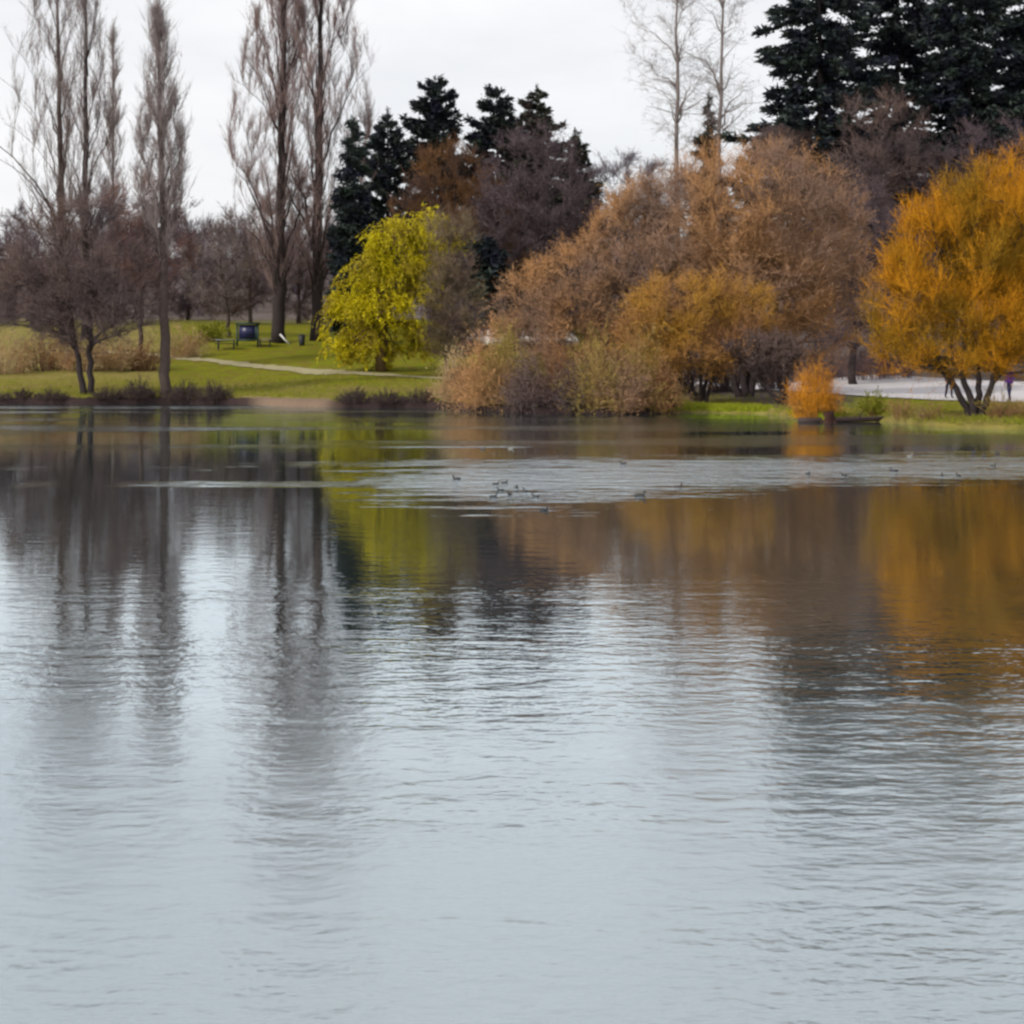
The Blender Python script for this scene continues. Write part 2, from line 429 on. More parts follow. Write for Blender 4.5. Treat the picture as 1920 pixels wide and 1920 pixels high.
    L.new(math_('ADD', math_('ADD', math_('MULTIPLY', farl, 0.10), math_('MULTIPLY_ADD', ruffle, 0.15, 0.03)), rng(yy, 6.0, 12.5, 0.20, 0.0)), gl.inputs['Roughness']); L.new(bp.outputs['Normal'], gl.inputs['Normal'])
    df = N.new('ShaderNodeBsdfDiffuse'); df.inputs['Color'].default_value = (0.045, 0.060, 0.058, 1)
    lw = N.new('ShaderNodeLayerWeight'); lw.inputs['Blend'].default_value = 0.5; L.new(bp.outputs['Normal'], lw.inputs['Normal'])
    fac = N.new('ShaderNodeMapRange'); fac.inputs['From Min'].default_value = 0.45; fac.inputs['From Max'].default_value = 0.95
    fac.inputs['To Min'].default_value = 0.50; fac.inputs['To Max'].default_value = 0.92; L.new(lw.outputs['Facing'], fac.inputs['Value'])
    ms = N.new('ShaderNodeMixShader'); L.new(fac.outputs['Result'], ms.inputs['Fac'])
    L.new(df.outputs['BSDF'], ms.inputs[1]); L.new(gl.outputs['BSDF'], ms.inputs[2]); L.new(ms.outputs['Shader'], out.inputs['Surface'])
    return m
mb = MB()
lx = np.concatenate([[-1200, -500], np.arange(-200, 201, 20), [500, 1200]]); ly = np.concatenate([[-200, -60], np.arange(-20, 100, 8), [140]])
gx2, gy2 = np.meshgrid(lx, ly)
a = (np.arange(len(ly) - 1)[:, None] * len(lx) + np.arange(len(lx) - 1)[None]).ravel()
mb.add(np.stack([gx2, gy2, gx2 * 0], -1), np.stack([a, a + 1, a + 1 + len(lx), a + len(lx)], 1))
tag(mb.build('lake_water', mat_water()), kind='structure')

# footpath across the lawn
def drape(pts, half, lift, n_across=5):
    pts = np.array(pts, float)
    d = np.gradient(pts, axis=0); d = d / np.linalg.norm(d, axis=1, keepdims=True)
    nn = np.stack([-d[:, 1], d[:, 0]], 1)
    u = np.linspace(-1, 1, n_across)
    er = np.random.default_rng(len(pts)); wv = 1 + .22 * er.normal(size=(len(pts), 1)) * (half < 5)
    P = pts[:, None] + nn[:, None] * (u[None, :, None] * half * wv[:, :, None])
    z = ground(P[..., 0], P[..., 1]) + lift
    k = len(pts); mb = MB()
    a = (np.arange(k - 1)[:, None] * n_across + np.arange(n_across - 1)[None]).ravel()
    mb.add(np.concatenate([P, z[..., None]], -1), np.stack([a, a + 1, a + 1 + n_across, a + n_across], 1))
    return mb
def resample(p, step):
    p = np.array(p, float); s = np.concatenate([[0], np.cumsum(np.linalg.norm(np.diff(p, axis=0), axis=1))])
    q = np.arange(0, s[-1], step); return np.stack([np.interp(q, s, p[:, 0]), np.interp(q, s, p[:, 1])], 1)
M['path'] = mat_plain('path_gravel', (0.33, 0.29, 0.17), 0.95, 0.1, 0.2, 2.0)
M['pavement'] = mat_plain('pavement_concrete', (0.52, 0.49, 0.50), 0.9, 0.2, 0.12, 1.2)
pp = []
for px, py in [(200, 660), (300, 668), (345, 673), (450, 684), (560, 694), (640, 700), (740, 705), (830, 710), (930, 714), (1040, 718)]:
    D = on_ray(px, py, 70, 200); pp.append((X(px, D), D))
tag(drape(resample(pp, 0.8), 0.8, 0.045).build('footpath', M['path'], smooth=True), kind='structure')
pp = [(X(1480, 95), 95), (X(1600, 91), 91), (X(1700, 86), 86), (X(1800, 79), 79), (X(1920, 75), 75), (X(2300, 70), 70), (X(3000, 68), 68)]
tag(drape(resample(pp, 0.8), 10.5, 0.05, 21).build('paved_walk', M['pavement'], smooth=True), kind='structure')

# ------------------------------------------------------------------ tree growing
class Wood:
    """grows limbs from stems towards target points, then twigs and leaves"""
    def __init__(self, seed):
        self.rng = np.random.default_rng(seed)
        self.P, self.Dr, self.R, self.lv = [], [], [], []
        self.segs = []                                     # p0 p1 r0 r1
    def stem(self, pts, r0, r1, wob=0.0, n=14, level=0):
        pts = np.array(pts, float); s = np.linspace(0, 1, len(pts)); q = np.linspace(0, 1, n)
        p = np.stack([np.interp(q, s, pts[:, k]) for k in range(3)], 1)
        # soften corners
        for _ in range(2): p[1:-1] = (p[:-2] + 2 * p[1:-1] + p[2:]) / 4
        if wob: p[1:] += self.rng.normal(size=(n - 1, 3)) * wob * np.array([1, 1, .3])
        r = r0 * (1 - q) ** 0.8 + r1 * q ** 0.9 * 1.0
        r[0] *= 1.25
        self._add(p, r, level)
    def _add(self, p, r, level):
        d = nrm(np.gradient(p, axis=0))
        self.P.append(p); self.Dr.append(d); self.R.append(r); self.lv.append(np.full(len(p), level))
        self.segs.append((p[:-1], p[1:], r[:-1], r[1:]))
    def limbs(self, targets, k=0.4, level=1, rmax=0.6, rmin=0.012, n=7, up=0.35, jit=0.05, zmin=-1e9, curve=0.45, spreadcost=0.0):
        P = np.concatenate(self.P); Dr = np.concatenate(self.Dr); R = np.concatenate(self.R)
        ok0 = P[:, 2] > zmin
        P, Dr, R = P[ok0], Dr[ok0], R[ok0]
        for T in targets:
            v = T - P; hd = np.linalg.norm(v[:, :2], axis=1); L = np.linalg.norm(v, axis=1)
            ok = (v[:, 2] >= k * hd) & (L > 0.3)
            cost = L + np.where(ok, 0, 50 + np.maximum(k * hd - v[:, 2], 0) * 5) + self.rng.random(len(P)) * (0.25 * L.min() + 0.2)
            i = int(np.argmin(cost)); Lc = L[i]
            d = nrm(Dr[i] * (1 - up) + np.array([0, 0, up]) + 0.3 * v[i] / max(Lc, .1))
            c = P[i] + d * Lc * curve
            q = np.linspace(0, 1, n)[:, None]
            p = (1 - q) ** 2 * P[i] + 2 * q * (1 - q) * c + q ** 2 * T
            p[1:] += self.rng.normal(size=(n - 1, 3)) * jit * Lc * 0.35
            ra = max(min(R[i] * rmax, 0.022 * Lc + 0.02), rmin)
            r = ra + (rmin - ra) * np.linspace(0, 1, n) ** 0.8
            self._add(p, r, level)
    def build_trunk(self, mat, parent):
        mb = MB(); small = [[], [], [], []]
        a = np.arange(7) * 2 * math.pi / 7; ca, sa = np.cos(a)[None, :, None], np.sin(a)[None, :, None]
        for p0, p1, r0, r1 in self.segs:
            if r0.max() > 0.045:
                p = np.concatenate([p0, p1[-1:]]); r = np.concatenate([r0, r1[-1:]])
                d = nrm(np.gradient(p, axis=0)); h = np.array([[0.0, 1.0, 0.0]]) if abs(d[:, 1]).max() < .85 else np.array([[1.0, 0, 0.2]])
                u = nrm(np.cross(d, h)); w = np.cross(d, u)
                mb.loft(p[:, None] + (u[:, None] * ca + w[:, None] * sa) * r[:, None, None])
            else:
                for q, w in zip(small, (p0, p1, r0, r1)): q.append(w)
        if small[0]: mb.tubes(*[np.concatenate(w) for w in small], s=3)
        return mb.build('trunk', mat, parent, smooth=True)
    def sites(self, n, minlevel=1, tipbias=0.0):
        P = np.concatenate(self.P); Dr = np.concatenate(self.Dr); lv = np.concatenate(self.lv)
        ok = np.where(lv >= minlevel)[0]
        i = self.rng.choice(ok, n)
        j = np.minimum(i + 1, len(P) - 1); t = self.rng.random((n, 1)); same = (np.linalg.norm(P[j] - P[i], axis=1, keepdims=True) < 2.5)
        return P[i] + (P[j] - P[i]) * t * same, Dr[i]

def lobe_pts(rng, lobes, n, shell=0.55):
    """points spread through ellipsoid lobes (cx,cy,cz,rx,ry,rz,weight), more towards their outside"""
    w = np.array([l[6] if len(l) > 6 else l[3] * l[4] * l[5] for l in lobes]); w = w / w.sum()
    k = rng.choice(len(lobes), n, p=w)
    d = nrm(rng.normal(size=(n, 3))); r = rng.random((n, 1)) ** (1 / 3.0) * (1 - shell) + shell * (0.80 + 0.24 * rng.random((n, 1)) ** 1.5)
    L = np.array([l[:6] for l in lobes])[k]
    return L[:, :3] + d * r * L[:, 3:6]

def twigs(W, mb, n, L, r, up=0.3, out=0.3, along=0.6, noise=0.5, kids=4, kidlen=0.5, center=None, minlevel=1, droop=0.0, bend=0.25, mi=0):
    rng = W.rng
    P, D = W.sites(n, minlevel)
    o = nrm(P - center) if center is not None else D
    d = nrm(D * along + o * out + np.array([0, 0, up]) + rng.normal(size=P.shape) * noise)
    Ln = L * (0.45 + 0.8 * rng.random(n))
    mid = P + d * Ln[:, None] * 0.5
    d2 = nrm(d + rng.normal(size=P.shape) * bend + np.array([0, 0, up * 0.5 - droop]))
    end = mid + d2 * Ln[:, None] * 0.5
    rr = r * (0.7 + 0.6 * rng.random(n))
    mb.cones(P, end, rr, 3, mi)
    tips = [(end, d2)]
    if kids:
        k = np.repeat(np.arange(n), kids); t = 0.25 + 0.75 * rng.random((len(k), 1))
        Q = P[k] + (end[k] - P[k]) * t * .97
        dk = nrm(d2[k] * 0.8 + rng.normal(size=Q.shape) * (noise + 0.15) + np.array([0, 0, up * 0.6 - droop]))
        lk = Ln[k] * kidlen * (0.5 + 0.8 * rng.random(len(k)))
        E = Q + dk * lk[:, None]
        mb.blades(Q, E, rr[k] * 1.0, rng, mi)
        tips.append((E, dk)); tips.append(((Q + E) / 2, dk))
    return tips

def bare_tree(name, label, px, D, lobes_px, mat_bark, mat_crown, seed, stems=None, r0=0.2, n1=14, n2=60, n3=160, tw=2500, twL=0.9, twr=0.012,
              kids=5, up=0.3, out=0.3, k=0.35, depth=0.8, cat='tree', group=None, shell=0.5, leaf=None, stem_top=0.75, droop=0.0, kidlen=0.5, noise=0.5,
              limb_up=0.35, sink=0.15, zmin=None):
    """lobes_px: (px, py, half-width px, half-height px[, depth offset m]) of the crown as seen from the lake"""
    b = spot(px, D); s = D / FPX
    lobes = []
    for l in lobes_px:
        dy = l[4] if len(l) > 4 else 0.0
        DD = D + dy
        lobes.append((X(l[0], DD) - b[0], dy, Z(l[1], DD) - b[2], l[2] * s, l[2] * s * depth, l[3] * s))
    W = Wood(seed); rng = W.rng
    zt = max(l[2] + l[5] for l in lobes); cx = np.mean([l[0] for l in lobes])
    if stems is None:
        stems = [[(0, 0, -sink), (cx * .15, 0, zt * .35), (cx * .6, 0, zt * stem_top)]]
    for st in stems: W.stem(st, r0, r0 * 0.18, wob=r0 * 0.25)
    zmin_ = min(l[2] - l[5] for l in lobes) * 0.55 if zmin is None else zmin
    W.limbs(lobe_pts(rng, lobes, n1, shell), k, 1, 0.6, 0.016, 8, limb_up, 0.08, zmin_)
    W.limbs(lobe_pts(rng, lobes, n2, shell), k, 2, 0.55, 0.012, 6, limb_up, 0.10, zmin_)
    if n3: W.limbs(lobe_pts(rng, lobes, n3, shell), k * .5, 3, 0.5, 0.009, 5, limb_up * .8, 0.12, zmin_)
    root = empty(name, b); tag(root, label, cat, group)
    W.build_trunk(mat_bark, root)
    mb = MB(); cen = np.array([np.mean([l[0] for l in lobes]), 0, np.mean([l[2] for l in lobes])])
    tips = twigs(W, mb, tw, twL, twr, up=up, out=out, kids=kids, center=cen, minlevel=2, droop=droop, kidlen=kidlen, noise=noise)
    if leaf:
        n, ln, wd = leaf
        P = np.concatenate([t[0] for t in tips]); Dd = np.concatenate([t[1] for t in tips])
        i = rng.choice(len(P), n)
        mb.leaves(P[i] + rng.normal(size=(n, 3)) * 0.08, ln * (0.6 + 0.8 * rng.random(n)), wd * (0.6 + 0.8 * rng.random(n)), Dd[i] + rng.normal(size=(n, 3)) * .5, rng)
    mb.build('crown', mat_crown, root)
    return root

def poplar(name, label, px, D, top_py, half_px, bark, crown, seed, r0=0.4, lean=0.0, extra=None, tw=3200, low=0.16, n1=16, n2=60, n3=150, twr=0.014,
           twL=1.5, cat='tree', group=None, kids=4, stems=None):
    b = spot(px, D); s = D / FPX
    H = Z(top_py, D) - b[2]; w = half_px * s
    W = Wood(seed); rng = W.rng
    sts = stems or [[(0, 0, -.2), (lean * .3, 0, H * .4), (lean, 0, H * .98)]]
    for st in sts: W.stem(st, r0, 0.03, wob=r0 * 0.1, n=26)
    def tgt(n, f0, f1):
        f = f0 + (f1 - f0) * rng.random(n) ** 0.85
        env = w * np.clip((f - low) / 0.22, 0.15, 1) ** 0.7 * np.clip((1.03 - f) / 0.5, 0.02, 1) ** 0.75
        a = rng.random(n) * 2 * math.pi; rr = env * (0.35 + 0.65 * rng.random(n) ** 0.5)
        return np.stack([lean * f + rr * np.cos(a), rr * np.sin(a), H * f], 1)
    W.limbs(tgt(n1, 0.4, 0.9), 2.6, 1, 0.42, 0.018, 10, 0.6, 0.035, H * low * .6)
    if extra is not None:
        W.limbs(extra(b), 1.2, 1, 0.42, 0.018, 10, 0.35, 0.03, H * low * .5)
    W.limbs(tgt(n2, low + .08, 1.0), 2.2, 2, 0.42, 0.012, 8, 0.6, 0.05, H * low * .6)
    W.limbs(tgt(n3, low + .03, 1.02), 1.8, 3, 0.42, 0.009, 6, 0.6, 0.06, H * low * .6)
    root = empty(name, b); tag(root, label, cat, group)
    W.build_trunk(bark, root)
    mb = MB()
    twigs(W, mb, tw, twL, twr, up=0.75, out=0.12, along=0.7, noise=0.24, kids=kids, kidlen=0.55, minlevel=1)
    mb.build('crown', crown, root)
    return root

def conifer(name, label, px, D, top_py, half_px, mat, seed, bare=0.08, layers=34, per=9, droop=0.15, ragged=0.35, taper=0.85, cat='tree', group=None,
            sprays=11, spray=0.55, r0=0.4, roundtop=0.0, upturn=0.12, flat=0.35, gaps=0.0, leafw=0.34, zj=0.018):
    b = spot(px, D); s = D / FPX
    H = Z(top_py, D) - b[2]; w = half_px * s
    rng = np.random.default_rng(seed)
    root = empty(name, b); tag(root, label, cat, group)
    W = Wood(seed); W.stem([(0, 0, -.2), (rng.normal() * .15, 0, H * .5), (0, 0, H)], r0, 0.03, wob=0.04, n=18)
    mb = MB()
    for i in range(layers):
        f = bare + (0.985 - bare) * (i + rng.random() * .8) / layers
        rad = w * ((1 - f) / (1 - bare)) ** taper
        if roundtop: rad = max(rad, w * roundtop * math.sqrt(max(0, 1 - f)))
        rad *= 1 - ragged * rng.random()
        n = max(3, int(per * (0.5 + 0.5 * (1 - f))))
        a0 = rng.random() * 7
        for j in range(n):
            if rng.random() < gaps: continue
            a = a0 + 2 * math.pi * j / n + rng.normal() * .25
            L = max(0.25, rad * (0.45 + 0.62 * rng.random() ** 0.8))
            d = np.array([math.cos(a), math.sin(a), 0])
            q = np.linspace(0, 1, 6)[:, None]
            z = min(H * f + rng.normal() * H * zj, H * .985); dr = droop + rng.normal() * .16
            pts = d * (L * q) + np.array([0, 0, z]) + np.array([0, 0, 1]) * (-dr * L * q + upturn * L * q ** 3)
            r = np.linspace(0.02 + 0.012 * L, 0.008, 6)
            W.segs.append((pts[:-1], pts[1:], r[:-1], r[1:]))
            ns = int(sprays * (0.8 + L * 1.25)); t = 0.12 + 0.9 * rng.random(ns) ** 0.75
            side = np.array([-d[1], d[0], 0])
            P = np.stack([np.interp(t, q[:, 0], pts[:, k]) for k in range(3)], 1)
            sd = rng.choice([-1, 1], ns)[:, None] * (0.4 + 0.5 * rng.random((ns, 1)))
            dd = nrm(d[None] * (0.55 + .4 * rng.random((ns, 1))) + side[None] * sd + np.array([0, 0, 1]) * (rng.normal(size=(ns, 1)) * flat - droop * .6))
            ll = spray * (0.6 + 0.7 * rng.random(ns)) * min(1.0, 0.35 + L * .35)
            mb.blades(P, P + dd * ll[:, None], ll * leafw * .5, rng)
            for _ in range(2):
                Q = P + rng.normal(size=P.shape) * .16
                mb.blades(Q, Q + nrm(dd + rng.normal(size=P.shape) * .45) * ll[:, None] * .85, ll * leafw * .5, rng)
    # leader
    n = 60; zz = H * (0.93 + 0.075 * rng.random(n)); P = np.stack([rng.normal(size=n) * .05, rng.normal(size=n) * .05, zz], 1)
    mb.leaves(P, 0.4, 0.12, rng.normal(size=(n, 3)) * .5 + np.array([0, 0, .7]), rng)
    W.build_trunk(M['bark_dark'], root)
    mb.build('crown', mat, root)
    return root

def shrub(name, label, px, D, half_px, h_px, mat, seed, n=60, kids=7, arch=0.5, r=0.012, cat='shrub', group=None, leaf=None, up=0.9, lift=0.0, kidlen=0.4, stem_mat=None, spread=1.0, dome=.4):
    b = spot(px, D); s = D / FPX; w = half_px * s; H = h_px * s
    rng = np.random.default_rng(seed)
    root = empty(name, b); tag(root, label, cat, group)
    W = Wood(seed)
    a = rng.random(n) * 2 * math.pi; rr = np.sqrt(rng.random(n))
    base = np.stack([np.cos(a) * rr * w * .35 * spread, np.sin(a) * rr * w * .35 * spread, np.full(n, -.08 - lift)], 1)
    tip = np.stack([np.cos(a) * rr * w, np.sin(a) * rr * w * .8, H * (0.4 + .7 * rng.random(n) ** 1.3) * np.clip(1.1 - rr ** 2, 0.2, 1) ** dome], 1)
    for i in range(n):
        c = base[i] + np.array([0, 0, 1]) * tip[i, 2] * (0.6 + arch)
        c[:2] += (tip[i, :2] - base[i, :2]) * 0.3
        q = np.linspace(0, 1, 6)[:, None]
        p = (1 - q) ** 2 * base[i] + 2 * q * (1 - q) * c + q ** 2 * tip[i]
        p[1:] += rng.normal(size=(5, 3)) * .03 * H
        rad = np.linspace(r * 1.8, r * .7, 6)
        W._add(p, rad, 2)
    mb = MB()
    mb.tubes(*[np.concatenate([sg[q] for sg in W.segs]) for q in range(4)], s=3, mi=1)
    tips = twigs(W, mb, n * kids, H * kidlen, r * .8, up=0.35 * up, out=0.2, kids=3, kidlen=0.55, minlevel=1, noise=0.5, center=np.array([0, 0, H * .3]))
    if leaf:
        m, ln, wd = leaf
        P = np.concatenate([t[0] for t in tips]); Dd = np.concatenate([t[1] for t in tips]); i = rng.choice(len(P), m)
        mb.leaves(P[i] + rng.normal(size=(m, 3)) * .06, ln * (0.6 + .8 * rng.random(m)), wd, Dd[i] + rng.normal(size=(m, 3)) * .6, rng)
    mb.build('crown', [mat, stem_mat or mat], root)
    return root

# ------------------------------------------------------------------ distant wooded rise
rng = np.random.default_rng(5)
mb = MB()
n = 620
dx = rng.uniform(-190, 190, n); dy = rng.uniform(200, 400, n)
for i in range(n):
    z = float(ground(dx[i], dy[i])); h = rng.uniform(8, 15)
    k = 90
    th = rng.random(k) * 2 * math.pi; rad = np.sqrt(rng.random(k)) * h * .32
    tz = z + h * (0.35 + .65 * rng.random(k) ** .6) * np.sqrt(np.clip(1.1 - (rad / (h * .36)) ** 2 * .6, .1, 1))
    tip = np.stack([dx[i] + np.cos(th) * rad, dy[i] + np.sin(th) * rad, tz], 1)
    base = np.array([dx[i], dy[i], z])[None] + (tip - np.array([dx[i], dy[i], z])) * np.array([.35, .35, .55])
    mb.blades(base, tip, np.full(k, 0.10), rng)
    mb.cones(np.array([[dx[i], dy[i], z]]), np.array([[dx[i], dy[i], z + h * .8]]), np.array([.16]), 4)
tag(mb.build('distant_wood', M['tw_far']), 'hazy purple brown leafless wood covering the far rise', 'wood', kind='stuff')

# ------------------------------------------------------------------ trees, left to right
G_POP = 'tall leafless poplars'
def lean_left(b):
    D = b[1]; r = np.random.default_rng(3)
    pts = [(18, 180), (40, 90), (-30, 120), (5, 300), (60, 30), (-60, 230), (30, 240)]
    return np.array([(X(p, D) - b[0], r.normal() * 1.2, Z(q, D) - b[2]) for p, q in pts])
def wisp_left(b):
    D = b[1]; r = np.random.default_rng(4)
    pts = [(445, 200), (430, 260), (460, 110), (470, 60), (452, 310), (480, 40), (490, 130), (440, 150)]
    return np.array([(X(p, D) - b[0], r.normal() * 1.5, Z(q, D) - b[2]) for p, q in pts])
def slim_lobes(b):
    D = b[1]; r = np.random.default_rng(6)
    pts = [(262, 190), (268, 120), (345, 160), (340, 200), (350, 250), (258, 260), (325, 90), (280, 70)]
    return np.array([(X(p, D) - b[0], r.normal() * .8, Z(q, D) - b[2]) for p, q in pts])
poplar('poplar_tree', 'tall bare poplar with limbs spreading to the photo\'s left edge', 118, 118, -130, 88, M['bark_brown'], M['tw_poplar'], 11, r0=0.40, lean=-0.6, extra=lean_left, group=G_POP, n1=11, tw=3000, twr=.012)
poplar('poplar_tree', 'tall straight bare poplar rising behind the brown shoreline tree', 160, 122, -140, 60, M['bark_dark'], M['tw_poplar'], 12, r0=0.40, group=G_POP, tw=2800, twr=.012)
poplar('poplar_tree', 'thin faint bare poplar between two taller poplars, top below the frame edge', 212, 150, 66, 28, M['bark_grey'], M['tw_poplar'], 13, r0=0.22, group=G_POP, tw=1800, n2=30, n3=80)
poplar('poplar_tree', 'slender bare poplar standing at the water\'s edge, beside the twin trunked tree', 311, float(shore(X(311, 77))) + .7, 40, 58, M['bark_brown'], M['tw_poplar'], 14, r0=0.32, lean=-0.45, group=G_POP, extra=slim_lobes, low=0.34, tw=3000, twL=1.2, twr=0.011)
poplar('poplar_tree', 'broad bare poplar of the central pair, the one with the wider brown crown', 523, 120, -160, 96, M['bark_dark'], M['tw_poplar2'], 15, r0=0.60, lean=0.6, group=G_POP, extra=wisp_left, tw=7500, low=0.1, n1=15, n3=170, twr=.012)
poplar('poplar_tree', 'dark trunked bare poplar of the central pair, beside the yellow green willow', 594, 122, -180, 112, M['bark_dark'], M['tw_poplar2'], 16, r0=0.55, lean=0.5, group=G_POP, tw=7000, low=0.12, n1=14, n3=160, twr=.012)

bare_tree('bare_tree', 'dense brown leafless tree on two dark trunks at the water\'s edge', 165, 77.6,
          [(150, 480, 140, 112), (75, 555, 105, 80), (235, 555, 90, 80), (160, 600, 100, 62)], M['bark_dark'], M['tw_brown'], 21,
          stems=[[(0.1, 0, -.2), (0.15, 0, 3.0), (0.2, 0.1, 8.0)], [(-0.15, 0, -.2), (-0.75, .1, 2.6), (-1.2, .2, 7.0)]], r0=0.20,
          n1=22, n2=110, n3=280, tw=6000, twL=1.0, twr=0.012, kids=5, zmin=2.2)
bare_tree('bare_tree', 'reddish leafless tree with rounded top behind the slender poplar', 262, 100, [(262, 395, 78, 80), (290, 470, 80, 80)], M['bark_brown'], M['tw_red'], 22, r0=0.2, n1=14, n2=60, n3=140, tw=3200, twr=0.013)
bare_tree('bare_tree', 'small pinkish leafless tree on a thin trunk beside the notice board', 430, 124, [(402, 500, 70, 85), (440, 460, 50, 60)], M['bark_brown'], M['tw_poplar'], 23,
          stems=[[(0, 0, -.2), (-.25, 0, 3.5), (-1.0, 0, 8)]], r0=0.2, n1=10, n2=40, n3=80, tw=1600, twr=0.014)
for i, (px, D, l, lab, mt) in enumerate([
        (60, 150, [(60, 500, 110, 120), (20, 560, 90, 70)], 'purple brown leafless tree behind the reeds at the photo\'s left edge', 'tw_purple'),
        (205, 160, [(205, 460, 95, 140), (205, 560, 90, 60)], 'dark purple leafless tree glimpsed between the shore tree and the slender poplar', 'tw_purple'),
        (352, 165, [(352, 485, 85, 105), (352, 560, 80, 50)], 'dull purple leafless tree just beyond the slender shoreline poplar', 'tw_purple'),
        (470, 150, [(470, 475, 80, 110), (430, 530, 70, 70)], 'reddish brown leafless tree behind the notice board', 'tw_brown'),
        (560, 155, [(555, 440, 90, 130), (570, 550, 80, 60)], 'dark brown leafless tree filling the gap behind the central poplars', 'tw_brown'),
        ]):
    bare_tree('bare_tree', lab, px, D, l, M['bark_brown'], M[mt], 30 + i, r0=0.22, n1=12, n2=60, n3=130, tw=3800, twL=1.1, twr=0.020, kids=5, group='leafless trees behind the lawn', zmin=1.0)

G_CON = 'dark conifers on the rise'
CON = dict(group=G_CON, per=11, layers=40, sprays=13, leafw=.42)
conifer('conifer_tree', 'dark conifer cut by the photo\'s left edge', -22, 190, 425, 85, M['ndl_dark'], 40, **CON)
conifer('conifer_tree', 'narrow blue black conifer right beside the central poplars', 662, 113, 222, 62, M['ndl_dark'], 41, taper=0.45, spray=.6, **CON)
conifer('conifer_tree', 'ragged dark conifer with see-through crown, second of the conifer row', 727, 160, 205, 118, M['ndl_dark'], 42, ragged=.6, gaps=.4, taper=.5, spray=.64, droop=-.2, **CON)
conifer('conifer_tree', 'blunt topped dark conifer standing tallest in the middle row', 816, 165, 146, 130, M['ndl_dark'], 43, taper=.42, ragged=.45, gaps=.1, spray=.66, droop=-.25, roundtop=.9, **CON)
conifer('conifer_tree', 'dark conifer with blunt tip behind the rusty tree', 931, 165, 166, 145, M['ndl_dark'], 44, taper=.5, ragged=.45, spray=.66, gaps=.1, droop=-.15, roundtop=.75, **CON)
conifer('conifer_tree', 'pointed brownish conifer above the purple bare tree', 1006, 163, 160, 175, M['ndl_mid'], 45, taper=.6, ragged=.45, spray=.66, gaps=.1, **CON)
conifer('conifer_tree', 'lower conifer at the end of the row, beside the open sky', 1078, 160, 245, 125, M['ndl_mid'], 46, taper=.65, ragged=.5, spray=.66, gaps=.15, **CON)

bare_tree('bare_tree', 'rusty brown leafless tree rising behind the yellow green willow', 850, 132, [(850, 360, 95, 100), (800, 420, 75, 95), (900, 450, 95, 125)], M['bark_brown'], M['tw_rust'], 50,
          r0=.3, n1=18, n2=100, n3=240, tw=6500, twL=1.2, twr=0.018)
bare_tree('bare_tree', 'wide dusky purple leafless tree in front of the pointed conifers', 1000, 126, [(1000, 365, 115, 135), (1065, 400, 90, 115), (950, 480, 100, 125), (1040, 540, 80, 80)], M['bark_dark'], M['tw_purple'], 51,
          r0=.32, n1=20, n2=110, n3=260, tw=8000, twL=1.2, twr=0.019)
bare_tree('bare_tree', 'grey hazy leafless tree low on the skyline beside the open sky', 1165, 165, [(1165, 370, 90, 90), (1220, 390, 75, 95)], M['bark_grey'], M['tw_far'], 52, r0=.25, n1=14, n2=60, n3=140, tw=4000, twL=1.2, twr=0.018)
conifer('evergreen_shrub', 'blackish evergreen thicket under the purple bare tree', 905, 112, 445, 90, M['ndl_dark'], 53, cat='shrub', bare=.02, taper=.4, layers=30, per=13, spray=.9, ragged=.4, roundtop=.95)

